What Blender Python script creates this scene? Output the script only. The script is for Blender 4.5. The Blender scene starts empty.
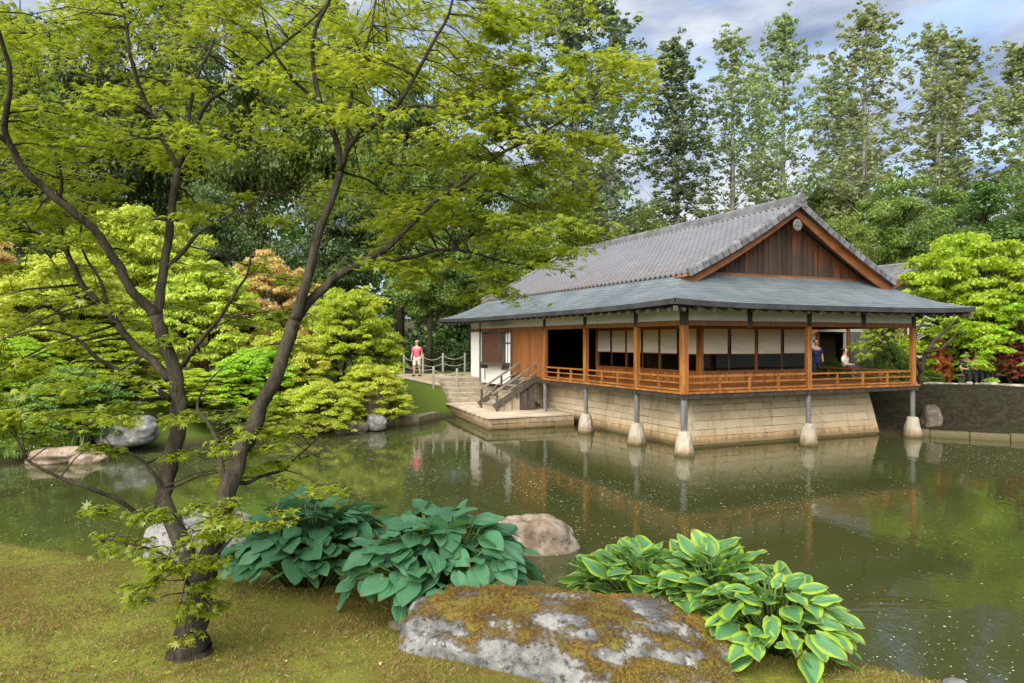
import bpy, bmesh, math, random
import numpy as np
from mathutils import Vector, Matrix, noise as mnoise
R = math.radians
SC = bpy.context.scene
COL = SC.collection
F = 720.0; CZ = 3.15          # focal length in pixels of a 1024 wide frame, eye height above the water

def at(px, py, Y):            # a point of the photograph at a chosen distance Y becomes a point in the place
    return Vector(((px - 512) / F * Y, Y, CZ - (py - 341.5) / F * Y))

# ---------------------------------------------------------------- objects
def tag(o, label=None, cat=None, group=None, kind=None):
    if label: o['label'] = label
    if cat: o['category'] = cat
    if group: o['group'] = group
    if kind: o['kind'] = kind
    return o

def empty(name, loc, label=None, cat=None, group=None, rz=0.0):
    o = bpy.data.objects.new(name, None); COL.objects.link(o)
    o.location = loc; o.rotation_euler = (0, 0, rz); o.empty_display_size = 0.2
    return tag(o, label, cat, group)

def link(name, me, mat, parent=None, loc=None):
    o = bpy.data.objects.new(name, me); COL.objects.link(o)
    for m in (mat if isinstance(mat, (list, tuple)) else [mat]):
        me.materials.append(m)
    if parent: o.parent = parent
    if loc is not None: o.location = loc
    return o

def copy_tree(o, parent=None):
    c = o.copy(); COL.objects.link(c); c.parent = parent
    for ch in list(o.children): copy_tree(ch, c)
    return c

class MB:
    """collects shapes, build() links them as ONE mesh object"""
    def __init__(s): s.v = []; s.f = []; s.m = []; s.uv = {}
    def add(s, vs, fs, mi=0):
        b = len(s.v); s.v += [tuple(v) for v in vs]
        for f in fs: s.f.append([i + b for i in f]); s.m.append(mi)
    def box(s, x0, x1, y0, y1, z0, z1, mi=0):
        s.add([(x0,y0,z0),(x1,y0,z0),(x1,y1,z0),(x0,y1,z0),(x0,y0,z1),(x1,y0,z1),(x1,y1,z1),(x0,y1,z1)],
              [(0,3,2,1),(4,5,6,7),(0,1,5,4),(1,2,6,5),(2,3,7,6),(3,0,4,7)], mi)
    def beam(s, a, b, w, h, mi=0, up=(0,0,1)):
        a = Vector(a); b = Vector(b); d = (b - a).normalized(); up = Vector(up)
        if abs(d.dot(up)) > .98: up = Vector((0,1,0))
        r = d.cross(up).normalized() * w / 2; u = r.cross(d).normalized() * h / 2
        vs = [a-r-u, a+r-u, a+r+u, a-r+u, b-r-u, b+r-u, b+r+u, b-r+u]
        s.add(vs, [(3,2,1,0),(4,5,6,7),(0,1,5,4),(1,2,6,5),(2,3,7,6),(3,0,4,7)], mi)
    def tube(s, pts, rad, n=8, mi=0, cap=True, wob=0.0, rng=None):
        pts = [Vector(p) for p in pts]; N = len(pts)
        if not isinstance(rad, (list, tuple)): rad = [rad] * N
        t = (pts[1] - pts[0]).normalized()
        ref = Vector((1,0,0)) if abs(t.x) < .9 else Vector((0,1,0))
        nx = (ref - t * ref.dot(t)).normalized(); vs = []
        for i, p in enumerate(pts):
            t = (pts[min(i+1, N-1)] - pts[max(i-1, 0)]).normalized()
            nx = (nx - t * nx.dot(t)).normalized(); ny = t.cross(nx)
            for k in range(n):
                a = 2 * math.pi * k / n
                r = rad[i] * (1 + (rng.uniform(-wob, wob) if rng else 0))
                vs.append(p + (nx * math.cos(a) + ny * math.sin(a)) * r)
        fs = [(i*n+k, i*n+(k+1) % n, (i+1)*n+(k+1) % n, (i+1)*n+k) for i in range(N-1) for k in range(n)]
        if cap: fs += [tuple(range(n))[::-1], tuple((N-1)*n + k for k in range(n))]
        s.add(vs, fs, mi)
    def lathe(s, prof, c=(0,0,0), n=12, mi=0):
        vs = []; fs = []
        for (r, z) in prof:
            for k in range(n):
                a = 2*math.pi*k/n; vs.append((c[0]+r*math.cos(a), c[1]+r*math.sin(a), c[2]+z))
        for i in range(len(prof)-1):
            for k in range(n): fs.append((i*n+k, i*n+(k+1) % n, (i+1)*n+(k+1) % n, (i+1)*n+k))
        fs += [tuple(range(n))[::-1], tuple((len(prof)-1)*n+k for k in range(n))]
        s.add(vs, fs, mi)
    def prism(s, poly, z0, z1, mi=0):
        n = len(poly); vs = [(x,y,z0) for x,y in poly] + [(x,y,z1) for x,y in poly]
        s.add(vs, [tuple(range(n))[::-1], tuple(range(n, 2*n))] + [(i,(i+1)%n,n+(i+1)%n,n+i) for i in range(n)], mi)
    def build(s, name, mat, parent=None, off=(0,0,0), loc=None, smooth=False, bevel=0.0):
        me = bpy.data.meshes.new(name)
        v = np.array(s.v, dtype=float) - np.array(off, dtype=float)
        me.from_pydata(v.tolist(), [], s.f)
        if any(s.m): me.polygons.foreach_set('material_index', s.m)
        if smooth: me.polygons.foreach_set('use_smooth', [True]*len(s.f))
        me.update()
        o = link(name, me, mat, parent, loc)
        if bevel:
            b = o.modifiers.new('bevel', 'BEVEL'); b.width = bevel; b.segments = 1; b.limit_method = 'ANGLE'
        return o

def np_mesh(name, verts, quads, smooth=False, uv=None):
    """verts (N,3); quads (M,4) -> mesh data"""
    me = bpy.data.meshes.new(name); verts = np.ascontiguousarray(verts, dtype=np.float32)
    quads = np.ascontiguousarray(quads, dtype=np.int32); M = len(quads); k = quads.shape[1]
    me.vertices.add(len(verts)); me.vertices.foreach_set('co', verts.ravel())
    me.loops.add(M*k); me.loops.foreach_set('vertex_index', quads.ravel())
    me.polygons.add(M); me.polygons.foreach_set('loop_start', np.arange(0, M*k, k, dtype=np.int32))
    if smooth: me.polygons.foreach_set('use_smooth', np.ones(M, dtype=bool))
    me.update(calc_edges=True)
    if uv is not None:
        l = me.uv_layers.new(name='UVMap'); l.data.foreach_set('uv', np.ascontiguousarray(uv[quads.ravel()], dtype=np.float32).ravel())
    me.validate()
    return me

def grid_quads(nu, nv, base=0):
    i, j = np.meshgrid(np.arange(nu-1), np.arange(nv-1), indexing='ij')
    a = (i*nv + j).ravel() + base
    return np.stack([a, a+nv, a+nv+1, a+1], 1)

# ---------------------------------------------------------------- leaves
RHOMB = (np.array([(-.5,0,0),(-.03,.30,.07),(.5,0,-.06),(-.03,-.30,.07)], float), np.array([(0,3,2,1)]))
def palm_template(lobes=7):
    v = [(0,0,0)]; spread = R(250); n = lobes; L = [.55,.8,.97,1.05,.97,.8,.55] if n == 7 else [.62,.93,1.05,.93,.62]
    for i in range(n+1):
        a = -spread/2 - R(14) + (spread+R(28))*i/n; r = .24 if 0 < i < n else .12
        v.append((r*math.cos(a), r*math.sin(a), .02))
    for i in range(n):
        a = -spread/2 + spread*i/(n-1); v.append((L[i]*math.cos(a)*.62, L[i]*math.sin(a)*.62, -.10*L[i]))
    return np.array(v, float), np.array([(0, 1+i, n+2+i, 2+i) for i in range(n)])
PALM = palm_template(7); PALM5 = palm_template(5)

def norm(a): return a / np.maximum(np.linalg.norm(a, axis=1, keepdims=True), 1e-9)
def scatter(tmpl, pos, nrm, size, rng, head=None):
    """a copy of the leaf template at each pos, lying across nrm, headed at random (or along head)"""
    tv, tq = tmpl; N = len(pos); nrm = norm(nrm)
    h = rng.normal(size=(N,3)) if head is None else head + rng.normal(size=(N,3))*.35
    x = norm(h - nrm*(h*nrm).sum(1, keepdims=True)); y = np.cross(nrm, x)
    B = np.stack([x, y, nrm], 1) * np.asarray(size).reshape(-1,1,1)
    v = np.einsum('kc,ncd->nkd', tv, B) + pos[:,None,:]
    q = tq[None] + (np.arange(N)*len(tv))[:,None,None]
    return v.reshape(-1,3), q.reshape(-1, tq.shape[1])

# ---------------------------------------------------------------- materials
def new_mat(name):
    m = bpy.data.materials.new(name); m.use_nodes = True; nt = m.node_tree; nt.nodes.clear()
    out = nt.nodes.new('ShaderNodeOutputMaterial'); return m, nt, out
def N(nt, typ, **kw):
    n = nt.nodes.new('ShaderNode'+typ)
    for k, v in kw.items():
        if k[0] == 'i' and k[1:].isdigit(): n.inputs[int(k[1:])].default_value = v
        elif k in n.inputs.keys(): n.inputs[k].default_value = v
        else: setattr(n, k, v)
    return n
def c4(c): return (*c, 1.0)
def mixc(nt, fac, a, b, mode='MIX'):
    n = N(nt, 'Mix', data_type='RGBA', blend_type=mode)
    for sock, val in ((n.inputs[0], fac), (n.inputs[6], a), (n.inputs[7], b)):
        if isinstance(val, bpy.types.NodeSocket): nt.links.new(val, sock)
        else: sock.default_value = c4(val) if isinstance(val, (tuple, list)) and len(val) == 3 else val
    return n.outputs[2]
def math_(nt, op, a, b=0.0, c=0.0, clamp=False):
    n = N(nt, 'Math', operation=op, use_clamp=clamp)
    for i, val in enumerate((a, b, c)):
        if isinstance(val, bpy.types.NodeSocket): nt.links.new(val, n.inputs[i])
        else: n.inputs[i].default_value = val
    return n.outputs[0]
def ramp(nt, fac, stops):
    n = N(nt, 'ValToRGB'); e = n.color_ramp.elements
    while len(e) < len(stops): e.new(.5)
    for el, (p, c) in zip(e, stops): el.position = p; el.color = c4(c) if len(c) == 3 else c
    nt.links.new(fac, n.inputs[0]); return n.outputs[0]
def step(nt, val, lo, hi):
    n = N(nt, 'MapRange', interpolation_type='SMOOTHSTEP'); nt.links.new(val, n.inputs[0])
    n.inputs[1].default_value = lo; n.inputs[2].default_value = hi; return n.outputs[0]
def noise(nt, vec, scale, detail=4.0, rough=.55, out=0):
    n = N(nt, 'TexNoise', Scale=scale, Detail=detail, Roughness=rough); nt.links.new(vec, n.inputs['Vector']); return n.outputs[out]
def coords(nt, space='Object', scale=(1,1,1), rot=(0,0,0)):
    t = N(nt, 'TexCoord'); mp = N(nt, 'Mapping'); nt.links.new(t.outputs[space], mp.inputs[0])
    mp.inputs['Scale'].default_value = scale; mp.inputs['Rotation'].default_value = rot; return mp.outputs[0]
def principled(nt, out, col, rough=.7, spec=.35, bump=None, bd=.02, bs=1.0, metal=0.0):
    p = N(nt, 'BsdfPrincipled'); 
    if isinstance(col, bpy.types.NodeSocket): nt.links.new(col, p.inputs['Base Color'])
    else: p.inputs['Base Color'].default_value = c4(col)
    if isinstance(rough, bpy.types.NodeSocket): nt.links.new(rough, p.inputs['Roughness'])
    else: p.inputs['Roughness'].default_value = rough
    p.inputs['Specular IOR Level'].default_value = spec; p.inputs['Metallic'].default_value = metal
    if bump is not None:
        b = N(nt, 'Bump', Distance=bd, Strength=bs); nt.links.new(bump, b.inputs['Height']); nt.links.new(b.outputs[0], p.inputs['Normal'])
    nt.links.new(p.outputs[0], out.inputs[0]); return p

def surf(name, a, b, scale=3.0, rough=.75, spec=.3, bd=.01, stretch=(1,1,1), island=0.0, space='Object', third=None):
    """two-tone noisy surface; island = brightness change from one piece to the next"""
    m, nt, out = new_mat(name); v = coords(nt, space, stretch)
    n1 = noise(nt, v, scale, 6, .6); n2 = noise(nt, v, scale*7, 4, .6)
    col = mixc(nt, step(nt, n1, .32, .68), a, b)
    col = mixc(nt, math_(nt, 'MULTIPLY', step(nt, n2, .4, .75), .45), col, third or tuple(x*.55 for x in a))
    if island:
        g = N(nt, 'NewGeometry'); k = math_(nt, 'MULTIPLY_ADD', g.outputs['Random Per Island'], 2*island, 1-island)
        cb = N(nt, 'CombineColor'); [nt.links.new(k, cb.inputs[i]) for i in range(3)]
        col = mixc(nt, 1.0, col, cb.outputs[0], 'MULTIPLY')
    principled(nt, out, col, rough, spec, math_(nt, 'ADD', n1, math_(nt, 'MULTIPLY', n2, .5)) if bd else None, bd)
    return m

def leafmat(name, a, b, trans=.4, c=None, cfrac=.0, hue=.0, gloss=.06, patch=.8):
    """leaf: tone varies from leaf to leaf and in patches; light also passes through"""
    m, nt, out = new_mat(name); g = N(nt, 'NewGeometry'); v = coords(nt)
    oi = N(nt, 'ObjectInfo')
    f = math_(nt, 'ADD', math_(nt, 'MULTIPLY', g.outputs['Random Per Island'], .55), math_(nt, 'MULTIPLY', step(nt, noise(nt, v, patch, 2), .35, .65), .45))
    col = mixc(nt, f, a, b)
    if c:
        mk = step(nt, noise(nt, v, patch*.6, 3, .6, 0), .62 - cfrac*.5, .75 - cfrac*.5)
        mk = math_(nt, 'MULTIPLY', mk, math_(nt, 'GREATER_THAN', math_(nt, 'FRACT', math_(nt, 'MULTIPLY', g.outputs['Random Per Island'], 7.31)), .35))
        col = mixc(nt, mk, col, c)
    if hue:
        hs = N(nt, 'HueSaturation'); nt.links.new(col, hs.inputs['Color'])
        nt.links.new(math_(nt, 'MULTIPLY_ADD', oi.outputs['Random'], hue*.16, .5-hue*.08), hs.inputs['Hue'])
        nt.links.new(math_(nt, 'MULTIPLY_ADD', oi.outputs['Random'], hue*.8, 1-hue*.4), hs.inputs['Value']); col = hs.outputs[0]
    d = N(nt, 'BsdfDiffuse'); t = N(nt, 'BsdfTranslucent'); gl = N(nt, 'BsdfGlossy', Roughness=.45)
    nt.links.new(col, d.inputs[0])
    tc = N(nt, 'Gamma', Gamma=.85); nt.links.new(col, tc.inputs[0]); nt.links.new(tc.outputs[0], t.inputs[0])
    mx = N(nt, 'MixShader', i0=trans); nt.links.new(d.outputs[0], mx.inputs[1]); nt.links.new(t.outputs[0], mx.inputs[2])
    m2 = N(nt, 'MixShader', i0=gloss); nt.links.new(mx.outputs[0], m2.inputs[1]); nt.links.new(gl.outputs[0], m2.inputs[2])
    gl.inputs[0].default_value = (.8,.85,.9,1)
    nt.links.new(m2.outputs[0], out.inputs[0]); return m
# ================================================================ world, camera, light
def make_world():
    w = bpy.data.worlds.new('World'); SC.world = w; w.use_nodes = True; nt = w.node_tree; nt.nodes.clear()
    out = nt.nodes.new('ShaderNodeOutputWorld'); bg = N(nt, 'Background', Strength=.05)
    sky = N(nt, 'TexSky', sky_type='NISHITA'); sky.sun_disc = False
    sky.sun_elevation = SUN_EL; sky.sun_rotation = SUN_ROT; sky.dust_density = 1.5
    t = N(nt, 'TexCoord'); mp = N(nt, 'Mapping'); nt.links.new(t.outputs['Generated'], mp.inputs[0])
    mp.inputs['Scale'].default_value = (1, 1, 2.6); mp.inputs['Location'].default_value = (.35, .2, .1)
    n1 = noise(nt, mp.outputs[0], 3.1, 7, .56); n2 = noise(nt, mp.outputs[0], 5.5, 6, .55)
    cloud = ramp(nt, n2, [(.36, (.95,1.22,1.85)), (.5, (1.75,2.0,2.55)), (.64, (2.8,2.95,3.2))])
    mixed = mixc(nt, step(nt, n1, .30, .50), sky.outputs[0], cloud)
    nt.links.new(mixed, bg.inputs[0]); nt.links.new(bg.outputs[0], out.inputs[0])

SUN_EL = R(42); SUN_DIR = Vector((-.30, -.62, 0)).normalized()     # where the sun stands: behind the viewer, a little left
SUN_ROT = math.atan2(SUN_DIR.x, SUN_DIR.y)
make_world()
sl = bpy.data.lights.new('sun', 'SUN'); sl.energy = 1.5; sl.angle = R(80); sl.color = (1.0, .95, .86)
so = bpy.data.objects.new('sun', sl); COL.objects.link(so)
d = Vector((SUN_DIR.x*math.cos(SUN_EL), SUN_DIR.y*math.cos(SUN_EL), math.sin(SUN_EL)))
so.rotation_euler = d.to_track_quat('Z', 'Y').to_euler(); so.location = (0, 0, 60)
cd = bpy.data.cameras.new('camera'); cd.lens = 36*F/1024; cd.sensor_width = 36; cd.clip_start = .05; cd.clip_end = 3000
co = bpy.data.objects.new('camera', cd); COL.objects.link(co); co.location = (0, 0, CZ); co.rotation_euler = (R(90), 0, 0)
SC.camera = co
vs = SC.view_settings; vs.view_transform = 'Standard'; vs.look = 'None'; vs.gamma = 1.0; vs.exposure = 2.6
SC.render.engine = 'CYCLES'; cy = SC.cycles
cy.max_bounces = 7; cy.diffuse_bounces = 3; cy.glossy_bounces = 4; cy.transmission_bounces = 4; cy.transparent_max_bounces = 8
cy.use_denoising = True; cy.caustics_reflective = False; cy.caustics_refractive = False; cy.sample_clamp_indirect = 6
try: cy.denoiser = 'OPENIMAGEDENOISE'
except Exception: pass

# ================================================================ ground and water
LIP = np.array([(-60,10.5),(-12,8.3),(-4.7,6.62),(-2,5.65),(.19,4.86),(1.1,4.3),(1.76,3.68),(2.12,3.2),(3,1),(4,-3),(8,-40)], float)
FAR = np.array([(-90,15),(-20,16.3),(-13,18.4),(-9.5,21.6),(-6.3,25.4),(-3.5,27.6),(-2.4,30.2),(0,29.2),(8,26.2),(13.4,24.1),(16.4,22.6),(24,20),(40,16),(90,12)], float)
def sdist(P, line, side):
    """distance of points P (N,2) to a polyline, positive on its left-hand side when walked in order (side=1)"""
    best = np.full(len(P), 1e9); sgn = np.ones(len(P))
    for a, b in zip(line[:-1], line[1:]):
        ab = b - a; t = np.clip(((P - a) @ ab) / (ab @ ab), 0, 1); q = a + t[:,None]*ab; dd = np.linalg.norm(P - q, axis=1)
        cr = ab[0]*(P[:,1]-a[1]) - ab[1]*(P[:,0]-a[0]); m = dd < best - 1e-9
        best = np.where(m, dd, best); sgn = np.where(m, np.where(cr >= 0, 1, -1), sgn)
    return best*sgn*side
def sstep(x): x = np.clip(x, 0, 1); return x*x*(3-2*x)
def lumps(x, y): return .022*np.sin(2.3*x+1.1*y)+.016*np.sin(3.7*y-1.9*x+1)+.012*np.sin(6.1*x+.4)*np.sin(5.3*y)
def ground_z(P):
    P = np.atleast_2d(np.asarray(P, float)); x, y = P[:,0], P[:,1]
    dl = sdist(P, LIP, 1)                                       # > 0 over the water
    near = 1.88 - .08*np.maximum(y, -6) + lumps(x, y) - np.where(dl > -.35, .10*sstep((dl+.35)/.5), 0) - 1.25*np.maximum(dl-.03, 0)
    e = sdist(P, FAR, 1)                                        # > 0 on the far land
    run = np.where(x > 8, 2.6, 5.0)
    far = np.where(e < 0, .10 + 1.1*e, .10 + 1.42*sstep(e/run)) + np.where(e > 1, lumps(x*.4, y*.4)*1.5, 0) + .035*np.maximum(e-14, 0)
    s_ = (x-4.78)*.9115+(y-20)*.4112; t_ = -(x-4.78)*.4112+(y-20)*.9115      # the stone steps are cut into the bank
    far = np.where((s_ > -2.2) & (s_ < 1.2) & (t_ > 13.0) & (t_ < 17.0), np.minimum(far, .36+np.clip((t_-13.65)/.42, 0, 4.6)*.2), far)
    return np.maximum(np.maximum(near, far), -.9)
def gz(x, y): return float(ground_z([(x, y)])[0])

xs = np.concatenate([[-900,-500,-250], np.arange(-120,-30,4), np.arange(-30,-6,.5), np.arange(-6,4,.09), np.arange(4,26,.5), np.arange(26,120,4), [250,500,900]])
ys = np.concatenate([[-300,-120,-40,-15,-6], np.arange(-2,2,.25), np.arange(2,9,.09), np.arange(9,40,.35), np.arange(40,130,3), [200,400,900]])
X, Y = np.meshgrid(xs, ys, indexing='ij'); PG = np.stack([X.ravel(), Y.ravel()], 1); Z = ground_z(PG)
m, nt, out = new_mat('turf and woodland floor'); v = coords(nt)
sp = N(nt, 'SeparateXYZ'); nt.links.new(v, sp.inputs[0])
nb = noise(nt, v, .9, 5, .6); nm = noise(nt, v, 6, 6, .65); nf = noise(nt, v, 70, 4, .7)
moss = mixc(nt, step(nt, nm, .36, .62), (.18,.175,.034), (.27,.295,.046))
moss = mixc(nt, math_(nt, 'MULTIPLY', step(nt, math_(nt, 'ADD', math_(nt, 'MULTIPLY', nb, .7), math_(nt, 'MULTIPLY', nm, .5)), .56, .74), .8), moss, (.17,.095,.034))
moss = mixc(nt, math_(nt, 'MULTIPLY', step(nt, nf, .5, .75), .35), moss, (.07,.06,.016))
moss = mixc(nt, math_(nt, 'MULTIPLY', step(nt, noise(nt, v, 120, 3, .6), .62, .72), .5), moss, (.34,.30,.12))
grass = mixc(nt, nm, (.075,.12,.018), (.14,.19,.03)); grass = mixc(nt, math_(nt, 'MULTIPLY', nf, .5), grass, (.05,.07,.012))
wood = mixc(nt, nm, (.03,.035,.012), (.07,.06,.025))
col = mixc(nt, step(nt, sp.outputs['Y'], 11, 13), moss, mixc(nt, step(nt, math_(nt, 'MULTIPLY_ADD', nb, 3, sp.outputs['Y']), 38, 40), grass, wood))
bank = math_(nt, 'MULTIPLY', step(nt, sp.outputs['X'], 11.5, 12.8), math_(nt, 'MULTIPLY', step(nt, sp.outputs['Y'], 11, 13), step(nt, sp.outputs['Y'], 34, 31)))
soil = mixc(nt, step(nt, nm, .4, .65), (.020,.018,.010), (.042,.034,.019)); soil = mixc(nt, math_(nt, 'MULTIPLY', step(nt, nb, .5, .7), .7), soil, (.030,.040,.012))
col = mixc(nt, bank, col, soil)
mud = step(nt, sp.outputs['Z'], .22, .05)
col = mixc(nt, mud, col, (.045,.038,.02))
principled(nt, out, col, .95, .1, math_(nt, 'ADD', nf, nm), .03); M_GROUND = m
g = link('ground', np_mesh('ground', np.stack([PG[:,0], PG[:,1], Z], 1), grid_quads(len(xs), len(ys)), True), M_GROUND); tag(g, 'mossy lawn and grassy pond banks', None, None, 'structure')

m, nt, out = new_mat('pond water'); v = coords(nt)
va = coords(nt, 'Object', (1, .55, 1))
big = noise(nt, va, .5, 3, .5); n1 = noise(nt, va, 3.2, 3, .5); n2 = noise(nt, va, 15, 2, .5)
mp = N(nt, 'Mapping'); nt.links.new(v, mp.inputs[0]); mp.inputs['Location'].default_value = (-4.35*1.0, -8.55*3.2, 0); 
mp.inputs['Scale'].default_value = (1.0, 3.2, 1)
ln = N(nt, 'VectorMath', operation='LENGTH'); nt.links.new(mp.outputs[0], ln.inputs[0])
rings = math_(nt, 'MULTIPLY', noise(nt, coords(nt, 'Object', (.45, 2.4, 1), (0, 0, .12)), 3.0, 2, .5), step(nt, ln.outputs['Value'], 1.2, .3))      # the wake of a fish or duck
h = math_(nt, 'ADD', math_(nt, 'ADD', math_(nt, 'MULTIPLY', n1, step(nt, big, .3, .75)), math_(nt, 'MULTIPLY', n2, .15)), math_(nt, 'MULTIPLY', rings, 3.2))
col = mixc(nt, noise(nt, v, .35, 3), (.034,.042,.012), (.050,.054,.018))
pw = principled(nt, out, col, .035, .5, h, .013, .55); pw.inputs['IOR'].default_value = 1.333
M_WATER = m
mb = MB(); mb.add([(-300,-40,0),(300,-40,0),(300,60,0),(-300,60,0)], [(0,1,2,3)])
tag(mb.build('water', M_WATER), 'murky green pond', None, None, 'structure')
# pollen and fallen petals drifting on the pond: nobody could count them
rng = np.random.default_rng(5)
n = 75000; P = np.stack([rng.uniform(-16, 18, n), 5 + 20*rng.random(n)**.8, np.full(n, .004)], 1)
inw = (sdist(P[:,:2], LIP, 1) > 1.4) & (sdist(P[:,:2], FAR, 1) < -.2); P = P[inw]
dens = np.array([mnoise.noise(Vector((p[0]*.22, p[1]*.16, 3.3))) + .5*mnoise.noise(Vector((p[0]*.9, p[1]*.6, 8.3))) for p in P])
P = P[rng.random(len(P)) < np.clip(.16 + 1.0*(dens + .03), .06, .9)]
HEX = (np.array([(.5,0,0),(.25,.4,0),(-.25,.4,0),(-.5,0,0),(-.25,-.4,0),(.25,-.4,0)]), np.array([(0,1,2,3,4,5)]))
nn = len(P); pv, pq = scatter(HEX, P, np.tile([0,0,1.], (nn,1)), rng.uniform(.009,.024,nn) * np.where(rng.random(nn) < .04, 1.8, 1), rng)
M_POLLEN = surf('pollen', (.42,.40,.22), (.62,.60,.45), 1.0, .9, .1, 0, island=.3)
tag(link('floating_pollen', np_mesh('floating_pollen', pv, pq), M_POLLEN), 'pale pollen and petals drifting on the pond', None, None, 'stuff')

# short turf of the near lawn
n = 190000; P = np.stack([rng.uniform(-5.6, 2.6, n), rng.uniform(2.7, 7.2, n)], 1)
P = P[(sdist(P, LIP, 1) < .12) & (rng.random(n) < np.clip((4.2/P[:,1])**2, 0, 1))]
dens = np.array([mnoise.noise(Vector((p[0]*2.2, p[1]*2.2, 1.3))) for p in P]); P = P[rng.random(len(P)) < np.clip(.62 + dens*1.1, .12, 1)]
BLADE = (np.array([(-.5,-.07,0),(-.5,.07,0),(.1,.055,.03),(.5,0,.0),(.1,-.055,.03)]), np.array([(0,4,3,2,1)]))
nn = len(P); P3 = np.column_stack([P, ground_z(P)+.004]); up = np.tile([0,0,1.], (nn,1)) + rng.normal(size=(nn,3))*.75
bv, bq = scatter(BLADE, P3, np.cross(up, rng.normal(size=(nn,3))), rng.uniform(.016,.042,nn), rng, head=np.tile([0,0,1.0],(nn,1))+rng.normal(size=(nn,3))*.5)
M_BLADE = leafmat('turf blades', (.18,.16,.036), (.31,.335,.058), .3, (.25,.15,.06), .75, 0, .02, 2.2)
tag(link('grass', np_mesh('grass', bv, bq), M_BLADE), 'short mossy turf of the near lawn', None, None, 'stuff')
# fallen petals and leaf bits on the lawn
n = 1500; P = np.stack([rng.uniform(-5, 2.4, n), rng.uniform(2.8, 6.6, n)], 1); P = P[(sdist(P, LIP, 1) < -.05) & np.array([rng.random() < .35+1.5*mnoise.noise(Vector((p[0]*1.1,p[1]*1.1,5.5))) for p in P])]; nn = len(P)
P3 = np.column_stack([P, ground_z(P)+.016]); lv, lq = scatter(RHOMB, P3, np.tile([0,0,1.],(nn,1))+rng.normal(size=(nn,3))*.4, rng.uniform(.006,.026,nn), rng)
tag(link('leaf_litter', np_mesh('leaf_litter', lv, lq), surf('dry litter', (.20,.11,.05), (.50,.38,.24), 30, .9, .1, 0, island=.6)), 'dry leaf bits and petals on the lawn', None, None, 'stuff')

def strip(name, pts, w, mat, lift=.006, n=60):
    """a path draped over the ground along pts"""
    pts = np.array(pts, float); seg = np.linalg.norm(np.diff(pts, axis=0), axis=1); cum = np.r_[0, np.cumsum(seg)]
    s = np.linspace(0, cum[-1], n); c = np.stack([np.interp(s, cum, pts[:,i]) for i in (0,1)], 1)
    t = norm(np.gradient(c, axis=0)); nr = np.stack([-t[:,1], t[:,0]], 1); k = np.linspace(-.5, .5, 7)
    P = (c[:,None] + nr[:,None]*(k*w)[None,:,None]).reshape(-1,2)
    return link(name, np_mesh(name, np.column_stack([P, ground_z(P)+.03]), grid_quads(n, 7), True), mat)
M_PATH = surf('gravel path', (.36,.29,.19), (.46,.39,.28), 2.5, .95, .1, .01)
tag(strip('path', [(-14,35.5),(-7,34.9),(-3,34.4),(-1.5,35.6)], 2.3, M_PATH), 'pale gravel path', None, None, 'structure')
tag(strip('path', [(15.5,28.4),(18,27.4),(22,26.2),(32,24)], 1.9, M_PATH), 'pale gravel path on the right bank', None, None, 'structure')
# ================================================================ the pavilion (local x runs along the gable front, local y along the long side)
PU = Vector((.911, .411, 0)).normalized(); PV = Vector((-PU.y, PU.x, 0)); PC = Vector((4.78, 20.0, 0)); PRZ = math.atan2(PU.y, PU.x)
def pw_(s, t, z=0.0): return PC + PU*s + PV*t + Vector((0, 0, z))
W_, L_ = 9.3, 16.4
M_ORANGE = surf('oiled cedar', (.22,.078,.020), (.46,.185,.038), .9, .55, .35, .003, (6,6,1.0), third=(.13,.05,.018))
M_CEDAR_D = surf('red brown cedar', (.20,.075,.022), (.30,.115,.035), 2.0, .55, .35, .003, (7,7,.6), .14)
M_OLDWOOD = surf('weathered dark wood', (.055,.045,.036), (.12,.10,.08), 2.2, .8, .2, .004, (5,5,.6))
def gable_mat():
    m, nt, out = new_mat('gable planks'); v = coords(nt); sp = N(nt, 'SeparateXYZ'); nt.links.new(v, sp.inputs[0]); g = N(nt, 'NewGeometry'); r = g.outputs['Random Per Island']
    st = noise(nt, coords(nt, 'Object', (9,9,.5)), 1.2, 5, .65); f = noise(nt, coords(nt, 'Object', (26,26,1.2)), 2, 4, .6)
    c = mixc(nt, math_(nt, 'ADD', math_(nt, 'MULTIPLY', r, .6), math_(nt, 'MULTIPLY', st, .4)), (.034,.022,.017), (.092,.064,.048))
    slope = math_(nt, 'SUBTRACT', math_(nt, 'MULTIPLY_ADD', math_(nt, 'ABSOLUTE', math_(nt, 'SUBTRACT', sp.outputs['X'], 4.65)), .54, sp.outputs['Z']), 7.05)   # bare wood survives high under the verge
    keep = step(nt, math_(nt, 'ADD', slope, math_(nt, 'MULTIPLY_ADD', st, 1.6, math_(nt, 'MULTIPLY', r, .7))), .62, 1.0)
    c = mixc(nt, math_(nt, 'MULTIPLY', keep, .75), c, (.19,.065,.02)); c = mixc(nt, math_(nt, 'MULTIPLY', step(nt, f, .5, .7), .5), c, (.022,.016,.013))
    principled(nt, out, c, .8, .2, f, .004); return m
M_GABLE = gable_mat()
M_BARGE = surf('bargeboard cedar', (.15,.056,.018), (.235,.088,.028), 1.5, .55, .35, .003, (1,1,3))
M_SHUTTER = surf('dark red shutter boards', (.075,.032,.020), (.11,.05,.03), 2.4, .6, .3, .004, (1,1,6), .15)
M_PLASTER = surf('white plaster', (.72,.71,.67), (.80,.79,.76), 1.2, .9, .15, .002, third=(.62,.60,.54))
M_SOFFIT = surf('pale eave boards', (.45,.42,.36), (.56,.53,.46), 1.6, .85, .15, .003, (1,1,1))
M_SHADE = surf('cream blinds', (.66,.61,.49), (.74,.70,.58), 1.0, .9, .1, .002, (.4,.4,9))
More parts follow.
